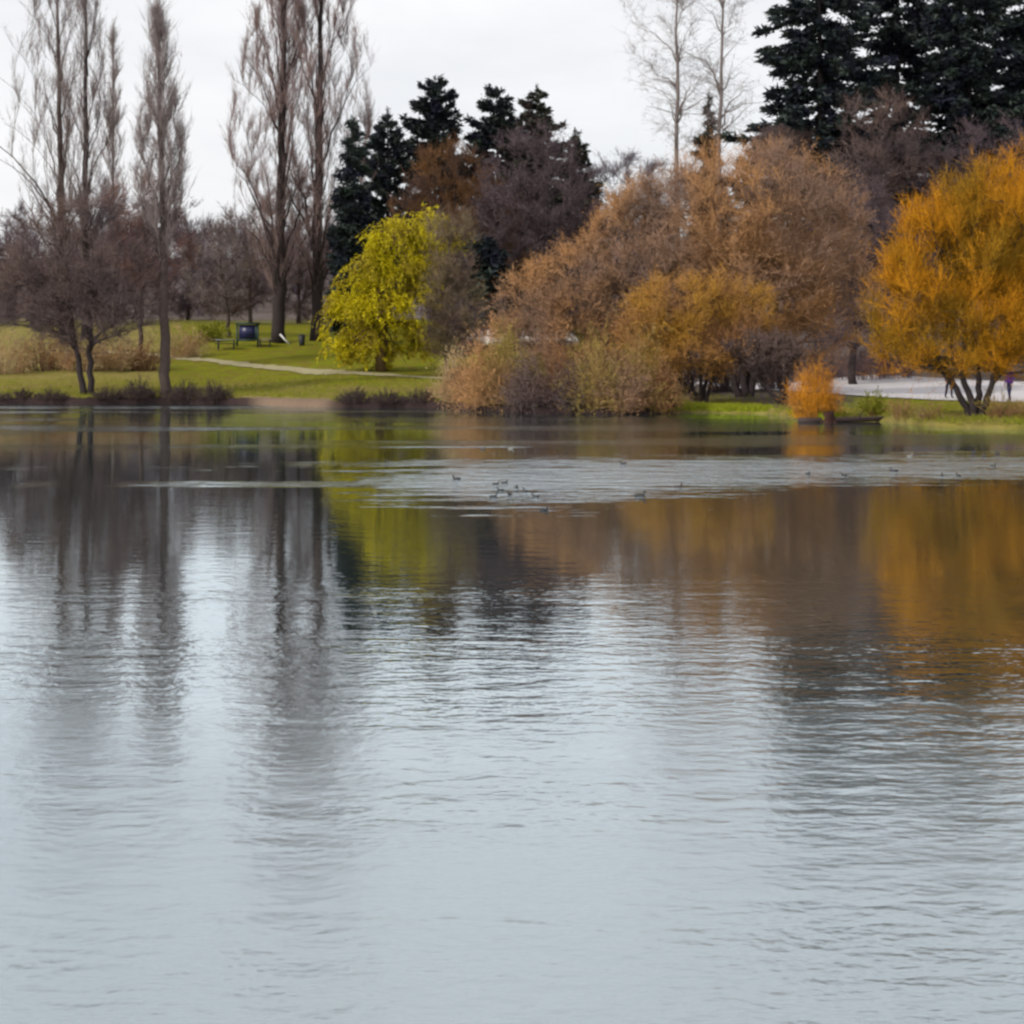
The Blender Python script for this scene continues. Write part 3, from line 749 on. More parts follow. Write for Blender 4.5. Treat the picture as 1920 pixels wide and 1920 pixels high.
# yellow-green weeping willow
def weeping(name, label, px, D, lobes_px, seed, cat='tree'):
    b = spot(px, D); s = D / FPX
    lobes = [(X(l[0], D) - b[0], l[4] if len(l) > 4 else 0, Z(l[1], D) - b[2], l[2] * s, l[2] * s * .8, l[3] * s) for l in lobes_px]
    W = Wood(seed); rng = W.rng
    zt = max(l[2] + l[5] for l in lobes)
    W.stem([(0, 0, -.2), (.1, 0, zt * .3), (-.3, 0, zt * .7)], .36, .1, wob=.05)
    W.limbs(lobe_pts(rng, lobes, 30, .6), .3, 1, .6, .03, 8, .5, .06, zt * .2, curve=.6)
    W.limbs(lobe_pts(rng, lobes, 260, .75), -.8, 2, .5, .014, 7, .35, .08, zt * .12, curve=.6)
    root = empty(name, b); tag(root, label, cat)
    W.build_trunk(M['bark_ochre'], root)
    mb = MB()
    n = 8000
    P, Dd = W.sites(n, 1)
    P = P + rng.normal(size=P.shape) * .22
    keep = rng.random(n) < np.clip((P[:, 2] / zt) * 1.6 + .3, .6, 1); P = P[keep]; n = len(P)
    inl = np.zeros(n, bool)
    for l in lobes: inl |= (((P - np.array(l[:3])) / np.array(l[3:6])) ** 2).sum(1) < 1.12
    P = P[inl]; n = len(P)
    clump = np.sin(P[:, 0] * 2.1 + 1.0) * np.sin(P[:, 2] * 1.9) * np.sin(P[:, 1] * 1.7 + .6)
    keep = rng.random(n) < np.clip(.50 + 2.0 * clump, .06, 1); P = P[keep]; n = len(P)
    o = P.copy(); o[:, 2] = 0; o = nrm(o + rng.normal(size=P.shape) * np.array([.8, .8, 0]))
    L = (0.35 + 1.5 * rng.random(n) ** 1.5) * np.clip(P[:, 2] / zt + .25, .4, 1.1)
    L = np.minimum(L, np.maximum(P[:, 2] - .15 - .5 * rng.random(n), .3))
    full = (rng.random(n) < .05) & (P[:, 2] < zt * .7)
    L = np.where(full, np.clip(P[:, 2] - .9 * rng.random(n), .3, 2.6), L)
    prev = P; d = nrm(o * .35 + np.array([0, 0, .25]) + rng.normal(size=P.shape) * .2)
    K = 4
    for k in range(K):
        d = nrm(d + np.array([0, 0, -.55]) + rng.normal(size=P.shape) * .10)
        q = prev + d * (L / K)[:, None]
        mb.blades(prev, q + d * .05, np.full(n, .014), rng)
        m = 3
        t = rng.random((n, m, 1)); Q = (prev[:, None] + (q - prev)[:, None] * t).reshape(-1, 3)
        dd = np.repeat(d, m, 0) + rng.normal(size=Q.shape) * .7
        mb.leaves(Q, .21 * (0.6 + .9 * rng.random(len(Q))), .085, dd, rng)
        prev = q
    mb.build('crown', M['lf_willow'], root)
    return root
weeping('weeping_willow', 'yellow green weeping willow with strands trailing to the lawn', 715, 92,
        [(800, 435, 48, 55), (745, 465, 60, 60), (695, 520, 50, 45), (642, 535, 34, 38), (650, 605, 54, 75), (710, 605, 75, 85), (780, 570, 60, 100), (640, 655, 38, 38), (715, 660, 85, 38)], 60)
bare_tree('bare_tree', 'greyish brown leafless tree against the shaded side of the yellow green willow', 838, 88.5, [(842, 470, 50, 85), (852, 570, 55, 85), (840, 630, 45, 45)], M['bark_brown'], M['tw_greybrown'], 61,
          r0=.14, n1=12, n2=60, n3=130, tw=3200, twr=.012)

# big orange-brown willows on the middle shore
G_WIL = 'willows along the middle shore'
bare_tree('willow_tree', 'huge rounded orange brown leafless willow on the shore, biggest crown in view', 1400, 73,
          [(1390, 400, 180, 130), (1250, 430, 115, 115), (1500, 430, 125, 135), (1540, 560, 100, 110), (1400, 540, 170, 120), (1480, 640, 90, 60)], M['bark_dark'], M['tw_orange'], 70,
          stems=[[(0, 0, -.2), (-.4, 0, 3), (-1.0, .3, 8)], [(.1, 0, -.2), (.8, .2, 2.5), (2.4, .4, 7)], [(-.2, .2, -.2), (-1.4, .4, 2.4), (-3.6, .5, 6)], [(.1, .2, -.2), (.3, .8, 3), (.8, 1.2, 8.5)]],
          r0=.22, n1=40, n2=220, n3=620, tw=15500, twL=1.05, twr=.012, kids=5, up=.25, out=.35, zmin=1.3, leaf=(16000, .12, .045), group=G_WIL)
bare_tree('willow_tree', 'low ochre willow in front of the huge orange brown willow', 1312, 67,
          [(1285, 590, 115, 80), (1375, 600, 80, 85), (1225, 640, 70, 60), (1310, 665, 120, 40)], M['bark_dark'], M['tw_ochre'], 71,
          stems=[[(0, 0, -.1), (.1, 0, 1.5), (.2, 0, 4)], [(-.2, 0, -.1), (-.9, 0, 1.3), (-1.8, 0, 3.4)], [(.2, 0, -.1), (.7, .1, 1.4), (1.6, .2, 3.6)], [(-.1, .1, -.1), (-.4, .3, 1.4), (-.8, .4, 3.8)], [(.1, .1, -.1), (.4, .3, 1.4), (.9, .4, 3.8)]],
          r0=.11, n1=26, n2=120, n3=300, tw=6500, twL=.75, twr=.011, kids=5, up=.25, out=.35, zmin=.9, leaf=(9000, .11, .045), group=G_WIL)
bare_tree('willow_tree', 'orange brown willow thicket left of the huge willow, behind the shore scrub', 1095, 74,
          [(1085, 545, 110, 95), (1000, 585, 80, 85), (1185, 480, 105, 120), (1185, 600, 100, 100), (1060, 640, 140, 60)], M['bark_brown'], M['tw_orange'], 72,
          stems=[[(0, 0, -.1), (.1, 0, 1.5), (.2, 0, 4)], [(-.2, 0, -.1), (-1.0, 0, 1.6), (-2.2, 0, 3.6)], [(.2, 0, -.1), (.9, .1, 1.6), (2.2, .2, 3.6)]],
          r0=.12, n1=36, n2=170, n3=460, tw=9500, twL=.85, twr=.012, kids=5, up=.25, out=.35, zmin=.9, leaf=(12000, .11, .045), group=G_WIL)
bare_tree('bare_tree', 'dark leaning leafless tree on the green strip beside the flame orange shrub', 1452, 65.5,
          [(1445, 670, 55, 40), (1405, 655, 45, 35)], M['bark_dark'], M['tw_brown'], 73,
          stems=[[(.4, 0, -.15), (-.2, 0, .7), (-1.4, 0, 2.1)], [(.45, 0, -.15), (.3, 0, 1), (-.1, 0, 2.6)], [(.5, .1, -.15), (.6, .1, 1), (.7, .2, 2.4)]],
          r0=.13, n1=14, n2=60, n3=110, tw=2600, twL=.6, twr=.012, zmin=.5)

# tall airy trees and cedars at the back right
for i, (px, lab, ln) in enumerate([(1268, 'tall airy birch like tree, the thinner of the bare pair against the sky', 0.0), (1346, 'tall airy bare tree with paler branching trunk, nearer the cedars', .6)]):
    bare_tree('tall_bare_tree', lab, px, 136, [(px - 25, 40, 85, 130), (px + 10, 170, 95, 110), (px + 20, -60, 80, 90)], M['bark_pale'], M['tw_birch'], 80 + i,
              stems=[[(0, 0, -.2), (.1, 0, 17), (ln, 0, 36)]], r0=.34, n1=22, n2=70, n3=130, tw=1500, twL=1.3, twr=.012, kids=3, up=.15, out=.4, k=.55, zmin=9, group='airy bare trees against the sky', shell=.6)
conifer('conifer_tree', 'small dark conifer at the foot of the airy bare trees', 1328, 150, 178, 78, M['ndl_mid'], 84, taper=.75, ragged=.45, gaps=.1, spray=1.0, per=11)
G_CED = 'dark cedars at the back'
cedars = [(1535, 112, -120, 275, 85, .18, 'spreading dark cedar with layered boughs, nearest the bare sky trees'),
          (1685, 120, -100, 250, 86, .20, 'dark cedar set back between two heavier cedars'),
          (1815, 112, -200, 215, 87, .06, 'dense blue black cedar with upright column of boughs'),
          (1935, 114, -10, 270, 88, .08, 'dark cedar cut by the photo\'s right edge, its tip below the others')]
for px, D, ty, hw, sd, gp, lab in cedars:
    conifer('cedar_tree', lab, px, D, ty, hw, M['ndl_dark'], sd, group=G_CED, bare=.22, layers=38, per=13, droop=.36, ragged=.6, taper=.5, roundtop=.9, spray=.68, sprays=13, leafw=.42, gaps=gp, upturn=.16, flat=.16, r0=.5, zj=.02)
for i, (px, D, l, mt, lab) in enumerate([
        (1650, 104, [(1650, 265, 95, 95), (1600, 340, 85, 80), (1700, 350, 90, 100)], 'tw_brown', 'reddish leafless tree in front of the cedars, between the big willow and golden willow'),
        (1850, 106, [(1850, 300, 100, 80), (1780, 350, 90, 80), (1910, 340, 80, 90)], 'tw_purple', 'purple brown leafless tree in front of the cedars, above the golden willow'),
        (1600, 92, [(1600, 450, 100, 130), (1670, 520, 90, 130), (1560, 560, 80, 100), (1640, 610, 100, 60)], 'tw_purple', 'dark purple leafless tree in the gap beside the golden willow'),
        (1455, 110, [(1470, 290, 60, 45)], 'tw_brown', 'brown leafless tree topping the huge willow, below the spreading cedar')]):
    bare_tree('bare_tree', lab, px, D, l, M['bark_dark'], M[mt], 90 + i, r0=.26, n1=18, n2=80, n3=150, tw=3400 if D > 100 else 5200, twL=1.1, twr=.015, kids=5, group='leafless trees before the cedars', zmin=2.0)

# golden willows, right
bare_tree('golden_willow', 'golden orange willow on dark leaning trunks at the right shore', 1832, 51.5,
          [(1790, 500, 135, 135), (1860, 430, 115, 120), (1715, 590, 92, 90), (1860, 600, 120, 90), (1780, 668, 125, 40), (1675, 640, 55, 50), (1900, 670, 80, 40)], M['bark_dark'], M['tw_gold'], 100,
          stems=[[(0, 0, -.15), (-.35, 0, 1.0), (-1.0, 0, 2.6), (-1.3, 0, 4.5)], [(.05, .1, -.15), (.1, .2, 1.4), (.4, .3, 4.5)], [(.1, 0, -.15), (.5, -.1, 1.2), (1.2, -.1, 3.8)], [(-.1, .1, -.15), (-.9, .3, 1.4), (-1.9, .4, 3.2)]],
          r0=.15, n1=40, n2=200, n3=520, tw=11000, twL=.85, twr=.0085, kids=5, up=.6, out=.35, zmin=.9, leaf=(9000, .09, .03), group='golden willows')
bare_tree('golden_willow', 'second golden willow cut off by the photo\'s right edge', 1985, 53,
          [(1960, 420, 115, 145), (2060, 470, 140, 160), (1980, 590, 125, 95)], M['bark_dark'], M['tw_gold'], 101,
          stems=[[(0, 0, -.15), (-.5, 0, 1.2), (-1.4, 0, 4)], [(.05, .1, -.15), (.1, .2, 1.4), (.4, .3, 5)], [(.1, 0, -.15), (.7, -.1, 1.3), (1.8, -.1, 4)]],
          r0=.17, n1=40, n2=160, n3=400, tw=8500, twL=.85, twr=.0085, kids=5, up=.6, out=.35, zmin=1.0, leaf=(6000, .09, .03), group='golden willows')

# ------------------------------------------------------------------ shrubs and shoreline growth
shrub('orange_shrub', 'flame orange twiggy shrub at the water beside the low stump', 1527, 54.6, 50, 96, M['tw_flame'], 110, n=170, kids=8, arch=.35, r=.008, kidlen=.26, spread=2.2, up=.2, dome=.45)
G_SCRUB = 'scrub overhanging the middle shore'
scrub = [(858, 1.4, 44, 92, 'tw_tan', 'tan scrub at the lawn end of the overhanging shore thicket'),
         (905, .5, 52, 118, 'tw_orange', 'orange brown scrub, second clump from the lawn along the overhanging shore thicket'),
         (950, .9, 50, 126, 'tw_olive', 'olive scrub, third clump from the lawn along the overhanging shore thicket'),
         (988, .3, 44, 84, 'tw_brown', 'low dark brown scrub, fourth clump from the lawn along the shore thicket'),
         (1035, .8, 58, 118, 'tw_rust', 'rusty scrub in the middle of the overhanging shore thicket'),
         (1075, .3, 46, 84, 'tw_brown', 'low dark brown scrub just past the middle of the shore thicket'),
         (1118, .8, 54, 134, 'tw_olive', 'tall olive scrub, fourth clump from the low ochre willow'),
         (1165, .3, 50, 92, 'tw_orange', 'orange brown scrub leaning to the water, third clump from the low ochre willow'),
         (1205, .8, 52, 128, 'tw_olive', 'olive scrub, second clump from the low ochre willow'),
         (1238, .3, 34, 84, 'tw_rust', 'rusty scrub beside the low ochre willow\'s trunks')]
for k, (px, dy, hw, hh, mt, lab) in enumerate(scrub):
    D = float(shore(X(px, 62))) + dy
    shrub('shore_shrub', lab, px, D, hw, hh, M[mt], 120 + k, n=90, kids=9, arch=.4, r=.011, group=G_SCRUB, kidlen=.34, leaf=(1600, .11, .05), up=.5, spread=1.2, dome=1.1)
for px, py, hw, hh, mt, lab in [(940, 690, 60, 45, 'lf_shrub', 'olive green bush at the lawn end of the orange thicket'), (1070, 690, 60, 40, 'lf_shrub', 'olive green bush under the middle of the orange thicket'),
                                (1160, 695, 50, 45, 'lf_shrub', 'yellow green bush beside the low ochre willow')]:
    D = on_ray(px, py + 22, 62, 150); shrub('green_bush', lab, px, D, hw, hh, M[mt], 140 + px, n=40, kids=6, leaf=(2600, .16, .08), stem_mat=M['bark_brown'], r=.01)
for px, D, hw, hh, lab in [(10, 96, 70, 66, 'tan dry thicket at the photo\'s left edge'), (85, 98, 62, 60, 'rusty dry thicket behind the shore tree\'s left trunk'), (150, 97, 50, 54, 'tan dry thicket seen between the shore tree\'s two trunks'),
                           (212, 98, 52, 64, 'tan dry thicket between the shore tree and the slender poplar'), (268, 99, 46, 54, 'rusty dry thicket just left of the slender poplar\'s trunk'), (345, 110, 44, 52, 'tan dry thicket just right of the slender poplar\'s trunk')]:
    shrub('dry_thicket', lab, px, D, hw, hh, M['tw_rust' if px in (85, 268) else 'tw_tan'], 150 + px, n=70, kids=8, r=.014, group='tan thickets along the left bank', up=.2, spread=1.4, arch=.4, leaf=(700, .16, .06))
D = on_ray(398, 640, 90, 200); shrub('green_bush', 'small yellow green bush left of the thin pinkish tree', 398, D, 32, 30, M['lf_shrub'], 160, n=30, kids=5, leaf=(1500, .2, .1), stem_mat=M['bark_brown'])
for px, hw, hh, lab in [(35, 46, 16, 'low dark tussock at the waterline by the photo\'s left edge'), (98, 36, 17, 'low dark tussock at the waterline left of the twin trunks'), (200, 34, 19, 'low dark tussock just right of the twin trunks'), (258, 34, 36, 'round dark shrub at the waterline left of the slender poplar'), (345, 36, 33, 'round dark shrub at the waterline right of the slender poplar'),
                        (402, 36, 30, 'last dark shrub of the left bank before the sandy landing'), (668, 38, 24, 'low dark tussock at the waterline beside the sandy landing'), (724, 42, 22, 'low dark tussock at the waterline below the weeping willow'), (788, 42, 24, 'low dark tussock at the waterline nearest the overhanging scrub')]:
    D = float(shore(X(px, 76))) + .35
    shrub('shore_tussock', lab, px, D, hw, hh, M['tw_dark'], 170 + px, n=90, kids=8, r=.012, arch=.1, spread=2.0, up=.3, dome=1.3, group='dark tufts along the far bank', cat='shrub')
for px, D, hw, hh, mt, lab in [(1640, 55, 30, 34, 'lf_shrub', 'low green plant on the bank beside the log'), (1690, 52.5, 34, 32, 'tw_olive', 'low olive tuft on the bank between log and golden willow'), (1745, 51, 30, 28, 'tw_rust', 'low rusty tuft on the bank left of the golden willow\'s trunks'),
                               (1870, 51, 40, 48, 'tw_olive', 'olive tuft among the golden willow\'s right trunks'), (1915, 50.5, 30, 30, 'tw_olive', 'olive tuft at the photo\'s right edge on the bank')]:
    shrub('bank_tuft', lab, px, D, hw, hh, M[mt], 190 + px, n=40, kids=5, r=.008, leaf=(700, .12, .05) if mt == 'lf_shrub' else None, stem_mat=M['tw_olive'])
D = on_ray(1630, 708, 80, 200)
shrub('hedge', 'reddish brown bare hedge beyond the paved walk', 1600, D, 120, 46, M['tw_red'], 199, n=160, kids=8, r=.016, cat='hedge', spread=2.6, arch=.2)

for k, (px, D, hw, hh, mt, lab) in enumerate([
        (1180, 84, 80, 90, 'tw_olive', 'olive brown undergrowth behind the orange thicket'), (1270, 80, 80, 110, 'tw_purple', 'dusky undergrowth behind the low ochre willow\'s stems'),
        (1365, 80, 80, 120, 'tw_brown', 'dark brown undergrowth behind the huge willow\'s trunks'), (1450, 81, 70, 110, 'tw_purple', 'dusky undergrowth behind the dark leaning tree'),
        (1530, 86, 60, 90, 'tw_brown', 'dark brown undergrowth behind the flame orange shrub'), (860, 104, 60, 90, 'tw_purple', 'dusky undergrowth behind the greyish tree beside the weeping willow')]):
    shrub('undergrowth', lab, px, D, hw, hh, M[mt], 230 + k, n=70, kids=7, r=.016, group='undergrowth behind the willows', cat='shrub')

# grass: tufts along the bank and on the lawn
rng = np.random.default_rng(8)
mb = MB()
n = 26000
gxp = rng.uniform(-200, 2100, n); tt = np.abs(rng.normal(size=n)) * 9 + .15
xx = (gxp - 960) * 76 / FPX; yy = shore(xx) + tt
sandy = (gxp > 455) & (gxp < 640) & (tt < 1.4)
xx, yy = xx[~sandy], yy[~sandy]; n = len(xx)
hh = rng.uniform(.10, .26, n)
P0 = np.stack([xx, yy, ground(xx, yy) - .02], 1)
mb.cones(P0, P0 + np.stack([rng.normal(size=n) * .09, rng.normal(size=n) * .09, hh], 1), np.full(n, .022), 3)
M['grass'] = mat_twig('grass', (0.12, 0.15, 0.006), (0.25, 0.24, 0.02), (0.24, 0.19, 0.05), 0.35, .8)
tag(mb.build('grass', M['grass']), 'short rough grass along the bank and lawn', 'grass', kind='stuff')
# bright green strip of grass at the foot of the willows
mb = MB(); n = 5000
gp = rng.uniform(1235, 1490, n); xx = (gp - 960) * 63 / FPX; yy = shore(xx) + .1 + rng.random(n) * 1.2
P0 = np.stack([xx, yy, ground(xx, yy) - .02], 1)
mb.cones(P0, P0 + np.stack([rng.normal(size=n) * .06, rng.normal(size=n) * .06, rng.uniform(.12, .3, n)], 1), np.full(n, .025), 3)
M['grass2'] = mat_twig('grass_bright', (0.15, 0.18, 0.006), (0.26, 0.29, 0.015), None)
tag(mb.build('grass_strip', M['grass2']), 'bright green grass strip at the foot of the big willows', 'grass', kind='stuff')

# ------------------------------------------------------------------ log and stump by the flame orange shrub
def ring_log(mb, p0, p1, r, seed, s=10, k=7):
    rng = np.random.default_rng(seed); p0 = np.array(p0, float); p1 = np.array(p1, float); d = nrm(p1 - p0)
    u = nrm(np.cross(d, [0, 0, 1.0]) if abs(d[2]) < .9 else np.cross(d, [1.0, 0, 0])); w = np.cross(d, u)
    rings = []
    for q in np.linspace(0, 1, k):
        a = np.arange(s) * 2 * math.pi / s; rr = r * (1 + .12 * rng.normal(size=s)) * (1.0 - .25 * q)
        rings.append(p0 + (p1 - p0) * q + np.outer(np.cos(a) * rr, u) + np.outer(np.sin(a) * rr, w))
    mb.loft(rings)
M['wet_wood'] = mat_plain('wet_wood', (0.045, 0.028, 0.025), .6, .3, .4, 8, bump=.02)
M['red_wood'] = mat_plain('red_wood', (0.045, 0.018, 0.014), .8, .2, .4, 8, bump=.02)
x0, x1 = X(1500, 53.2), X(1655, 54.2)
root = empty('fallen_log', ((x0 + x1) / 2, 53.6, 0.06)); tag(root, 'dark fallen log lying along the waterline beside the flame orange shrub', 'log')
mb = MB(); ring_log(mb, (x0 - root.location.x, -.2, 0), (x1 - root.location.x, .35, .06), .12, 1); mb.build('bole', M['wet_wood'], root, smooth=True)
for a_, b_ in (((.6, 0, .05), (.85, -.1, .5)), ((-.5, .1, .05), (-.8, .0, .38))):
    mb = MB(); mb.cones([a_], [b_], np.array([.045]), 5); mb.build('branch_stub', M['wet_wood'], root, smooth=True)
p = spot(1552, 53.6); root = empty('tree_stump', (p[0], 53.6, -.10)); root.scale = (.85, .85, .9); tag(root, 'dark reddish stump standing in the water below the flame orange shrub', 'stump')
mb = MB(); rr = np.random.default_rng(2); rings = []
for z, r in [(-.25, .5), (0, .44), (.12, .36), (.3, .30), (.5, .27), (.54, .22)]:
    a = np.arange(12) * 2 * math.pi / 12; q = r * (1 + .15 * np.sin(a * 3 + 1) + .05 * rr.normal(size=12)); rings.append(np.stack([np.cos(a) * q, np.sin(a) * q, np.full(12, z) + .05 * np.sin(a + 1) * (z > .4)], 1))
mb.loft(rings); mb.build('bole', M['red_wood'], root, smooth=True)
mb = MB(); ring_log(mb, (.2, -.2, .1), (.75, -.35, -.15), .11, 5); mb.build('root', M['red_wood'], root, smooth=True)
mb = MB(); ring_log(mb, (-.2, -.2, .1), (-.7, -.3, -.15), .10, 6); mb.build('root', M['red_wood'], root, smooth=True)

# ------------------------------------------------------------------ park furniture on the lawn under the poplars
M['board_green'] = mat_plain('board_green', (0.012, 0.035, 0.030), .5, .4, .2)
M['board_blue'] = mat_plain('board_blue', (0.016, 0.018, 0.075), .35, .5, .3, 2)
M['table_grey'] = mat_plain('table_grey', (0.42, 0.42, 0.46), .6, .3, .15)
M['dark_metal'] = mat_plain('dark_metal', (0.02, 0.022, 0.022), .5, .4, .2)
M['white_paint'] = mat_plain('white_paint', (0.72, 0.70, 0.68), .5, .4, .05)
D = on_ray(465, 650, 90, 200); p = spot(465, D); s_ = D / FPX
root = empty('notice_board', p); tag(root, 'dark green and blue notice board on posts under the poplars', 'notice board')
w, h = 44 * s_, 46 * s_
mb = MB(); mb.box(-w * .38, w * .30, -.05, .05, h * .30, h * .88); mb.build('panel', M['board_blue'], root)
mb = MB(); mb.box(-w * .5, w * .5, -.22, .22, h * .90, h * .98); mb.build('roof', M['board_green'], root)
for a in (-.46, .42):
    mb = MB(); mb.box(w * a - .07, w * a + .07, -.07, .07, -.2, h * .899); mb.build('post', M['board_green'], root)
mb = MB(); mb.box(w * .302, w * .42 - .072, -.06, .06, h * .26, h * .88); mb.build('side_panel', M['board_green'], root)
mb = MB(); mb.box(-w * .46 + .072, w * .30, -.06, .06, h * .22, h * .297); mb.build('rail', M['board_green'], root)

def picnic_table(px, py, L, H, lab):
    D = on_ray(px, py, 90, 200); p = spot(px, D); root = empty('picnic_table', p, .15); tag(root, lab, 'table', 'tables on the lawn')
    for k in range(4):
        mb = MB(); y = -.36 + k * .19; mb.box(-L / 2, L / 2, y, y + .17, H - .045, H); mb.build('plank', M['table_grey'], root)
    for y in (-.82, .56):
        mb = MB(); mb.box(-L / 2, L / 2, y, y + .26, H * .55, H * .55 + .045); mb.build('bench_seat', M['dark_metal'], root)
    for x in (-L * .36, L * .36):
        for sg in (-1, 1):
            mb = MB(); mb.tubes([(x, .62 * sg, -.05)], [(x, .2 * sg, H - .046)], np.array([.05]), np.array([.05]), 6); mb.build('leg', M['dark_metal'], root)
        mb = MB(); mb.box(x - .03, x + .03, -.8, .8, H * .55 - .09, H * .55 - .002); mb.build('crossbar', M['dark_metal'], root)
picnic_table(424, 655, 1.75, .78, 'pale topped picnic table on the lawn left of the notice board')
picnic_table(497, 650, 1.1, .62, 'small bluish picnic table between the notice board and the broad poplar')
D = on_ray(536, 646, 90, 200); p = spot(536, D)
mb = MB(); mb.box(-.07, .07, -.03, .03, 0, 1.25); o = mb.build('white_plank', M['white_paint']); o.location = p + np.array([.35, -.2, -.05]); o.rotation_euler = (-.1, -.75, 0)
tag(o, 'white plank leaning at the foot of the central poplars', 'plank')
D = on_ray(566, 648, 90, 200); p = spot(566, D); root = empty('litter_bin', p); tag(root, 'small dark litter bin on the lawn between the central poplars', 'litter bin')
mb = MB(); a = np.arange(12) * 2 * math.pi / 12
mb.loft([np.stack([np.cos(a) * r, np.sin(a) * r, np.full(12, z)], 1) for z, r in [(-.05, .22), (.1, .24), (.8, .28), (.82, .26)]]); mb.build('drum', M['dark_metal'], root, smooth=True)
mb = MB(); mb.loft([np.stack([np.cos(a) * r, np.sin(a) * r, np.full(12, z)], 1) for z, r in [(.825, .3), (.87, .29), (.95, .15), (.96, .03)]]); mb.build('lid', M['dark_metal'], root, smooth=True)

# ------------------------------------------------------------------ parked cars glimpsed behind the orange thicket
M['car_white'] = mat_plain('car_white', (0.75, 0.72, 0.70), .3, .5, .03)
M['glass'] = mat_plain('car_glass', (0.03, 0.035, 0.04), .08, .6, .1)
M['tyre'] = mat_plain('tyre', (0.02, 0.02, 0.02), .9, .1, .2)
M['rim'] = mat_plain('rim', (0.35, 0.35, 0.36), .35, .5, .1, metal=.8)
M['lamp'] = mat_plain('lamp', (0.7, 0.7, 0.68), .1, .6, .02)
def make_car():
    root = empty('parked_car', (0, 0, 0))
    def sec(y, w, zl, zh):
        k = .12
        return [(-w + k, y, zl), (w - k, y, zl), (w, y, zl + k), (w, y, zh - k), (w - k, y, zh), (-w + k, y, zh), (-w, y, zh - k), (-w, y, zl + k)]
    mb = MB(); mb.loft([sec(-2.1, .70, .35, .68), sec(-1.95, .84, .26, .82), (sec(-.9, .88, .24, .95)), sec(.9, .88, .24, .97), sec(1.8, .85, .26, .95), sec(2.05, .74, .4, .8)])
    mb.loft([sec(-.85, .78, .93, 1.02), sec(-.25, .68, .93, 1.42), sec(.7, .68, .93, 1.45), sec(1.45, .74, .93, 1.02)]); mb.build('body', M['car_white'], root, smooth=False)
    mb = MB(); mb.add([(-.66, -.84, 1.02), (.66, -.84, 1.02), (.56, -.34, 1.37), (-.56, -.34, 1.37), (-.66, -.80, 1.0), (.66, -.80, 1.0), (.56, -.30, 1.35), (-.56, -.30, 1.35)],
                      [(0, 1, 2, 3), (7, 6, 5, 4), (0, 4, 5, 1), (1, 5, 6, 2), (2, 6, 7, 3), (3, 7, 4, 0)]); mb.build('windscreen', M['glass'], root)
    for sg in (-1, 1):
        mb = MB(); x = .70 * sg; mb.box(min(x, x + .05 * sg), max(x, x + .05 * sg), -.2, .85, 1.04, 1.34); mb.build('side_window', M['glass'], root)
        mb = MB(); mb.box(.42 * sg - .18, .42 * sg + .18, -2.11, -1.9, .60, .73); mb.build('headlight', M['lamp'], root)
        for y in (-1.3, 1.3):
            wh = MB(); a = np.arange(16) * 2 * math.pi / 16
            wh.loft([np.stack([np.full(16, .70 * sg + dx * sg), y + np.cos(a) * r, .31 + np.sin(a) * r], 1) for dx, r in [(0, .28), (.02, .31), (.18, .31), (.20, .27)]])
            wo = wh.build('wheel', M['tyre'], root, smooth=True)
            rm = MB(); rm.loft([np.stack([np.full(16, .70 * sg + dx * sg), y + np.cos(a) * r, .31 + np.sin(a) * r], 1) for dx, r in [(.195, .2), (.215, .19)]]); rm.build('rim', M['rim'], wo)
    mb = MB(); mb.box(-.45, .45, -2.115, -1.95, .42, .54); mb.build('grille', M['dark_metal'], root)
    return root
car = make_car()
ordn = ['first', 'second', 'third', 'fourth', 'fifth']
for i, px in enumerate([888, 930, 998, 1026, 1058]):
    o = car if i == 0 else copy_tree(car)
    D = on_ray(px, 655, 90, 200); p = spot(px, D); o.location = p; o.rotation_euler = (0, 0, .1 * math.sin(i * 2.1))
    tag(o, 'white parked car glimpsed through the orange thicket, %s from the weeping willow' % ordn[i], 'car', 'cars parked behind the orange thicket')

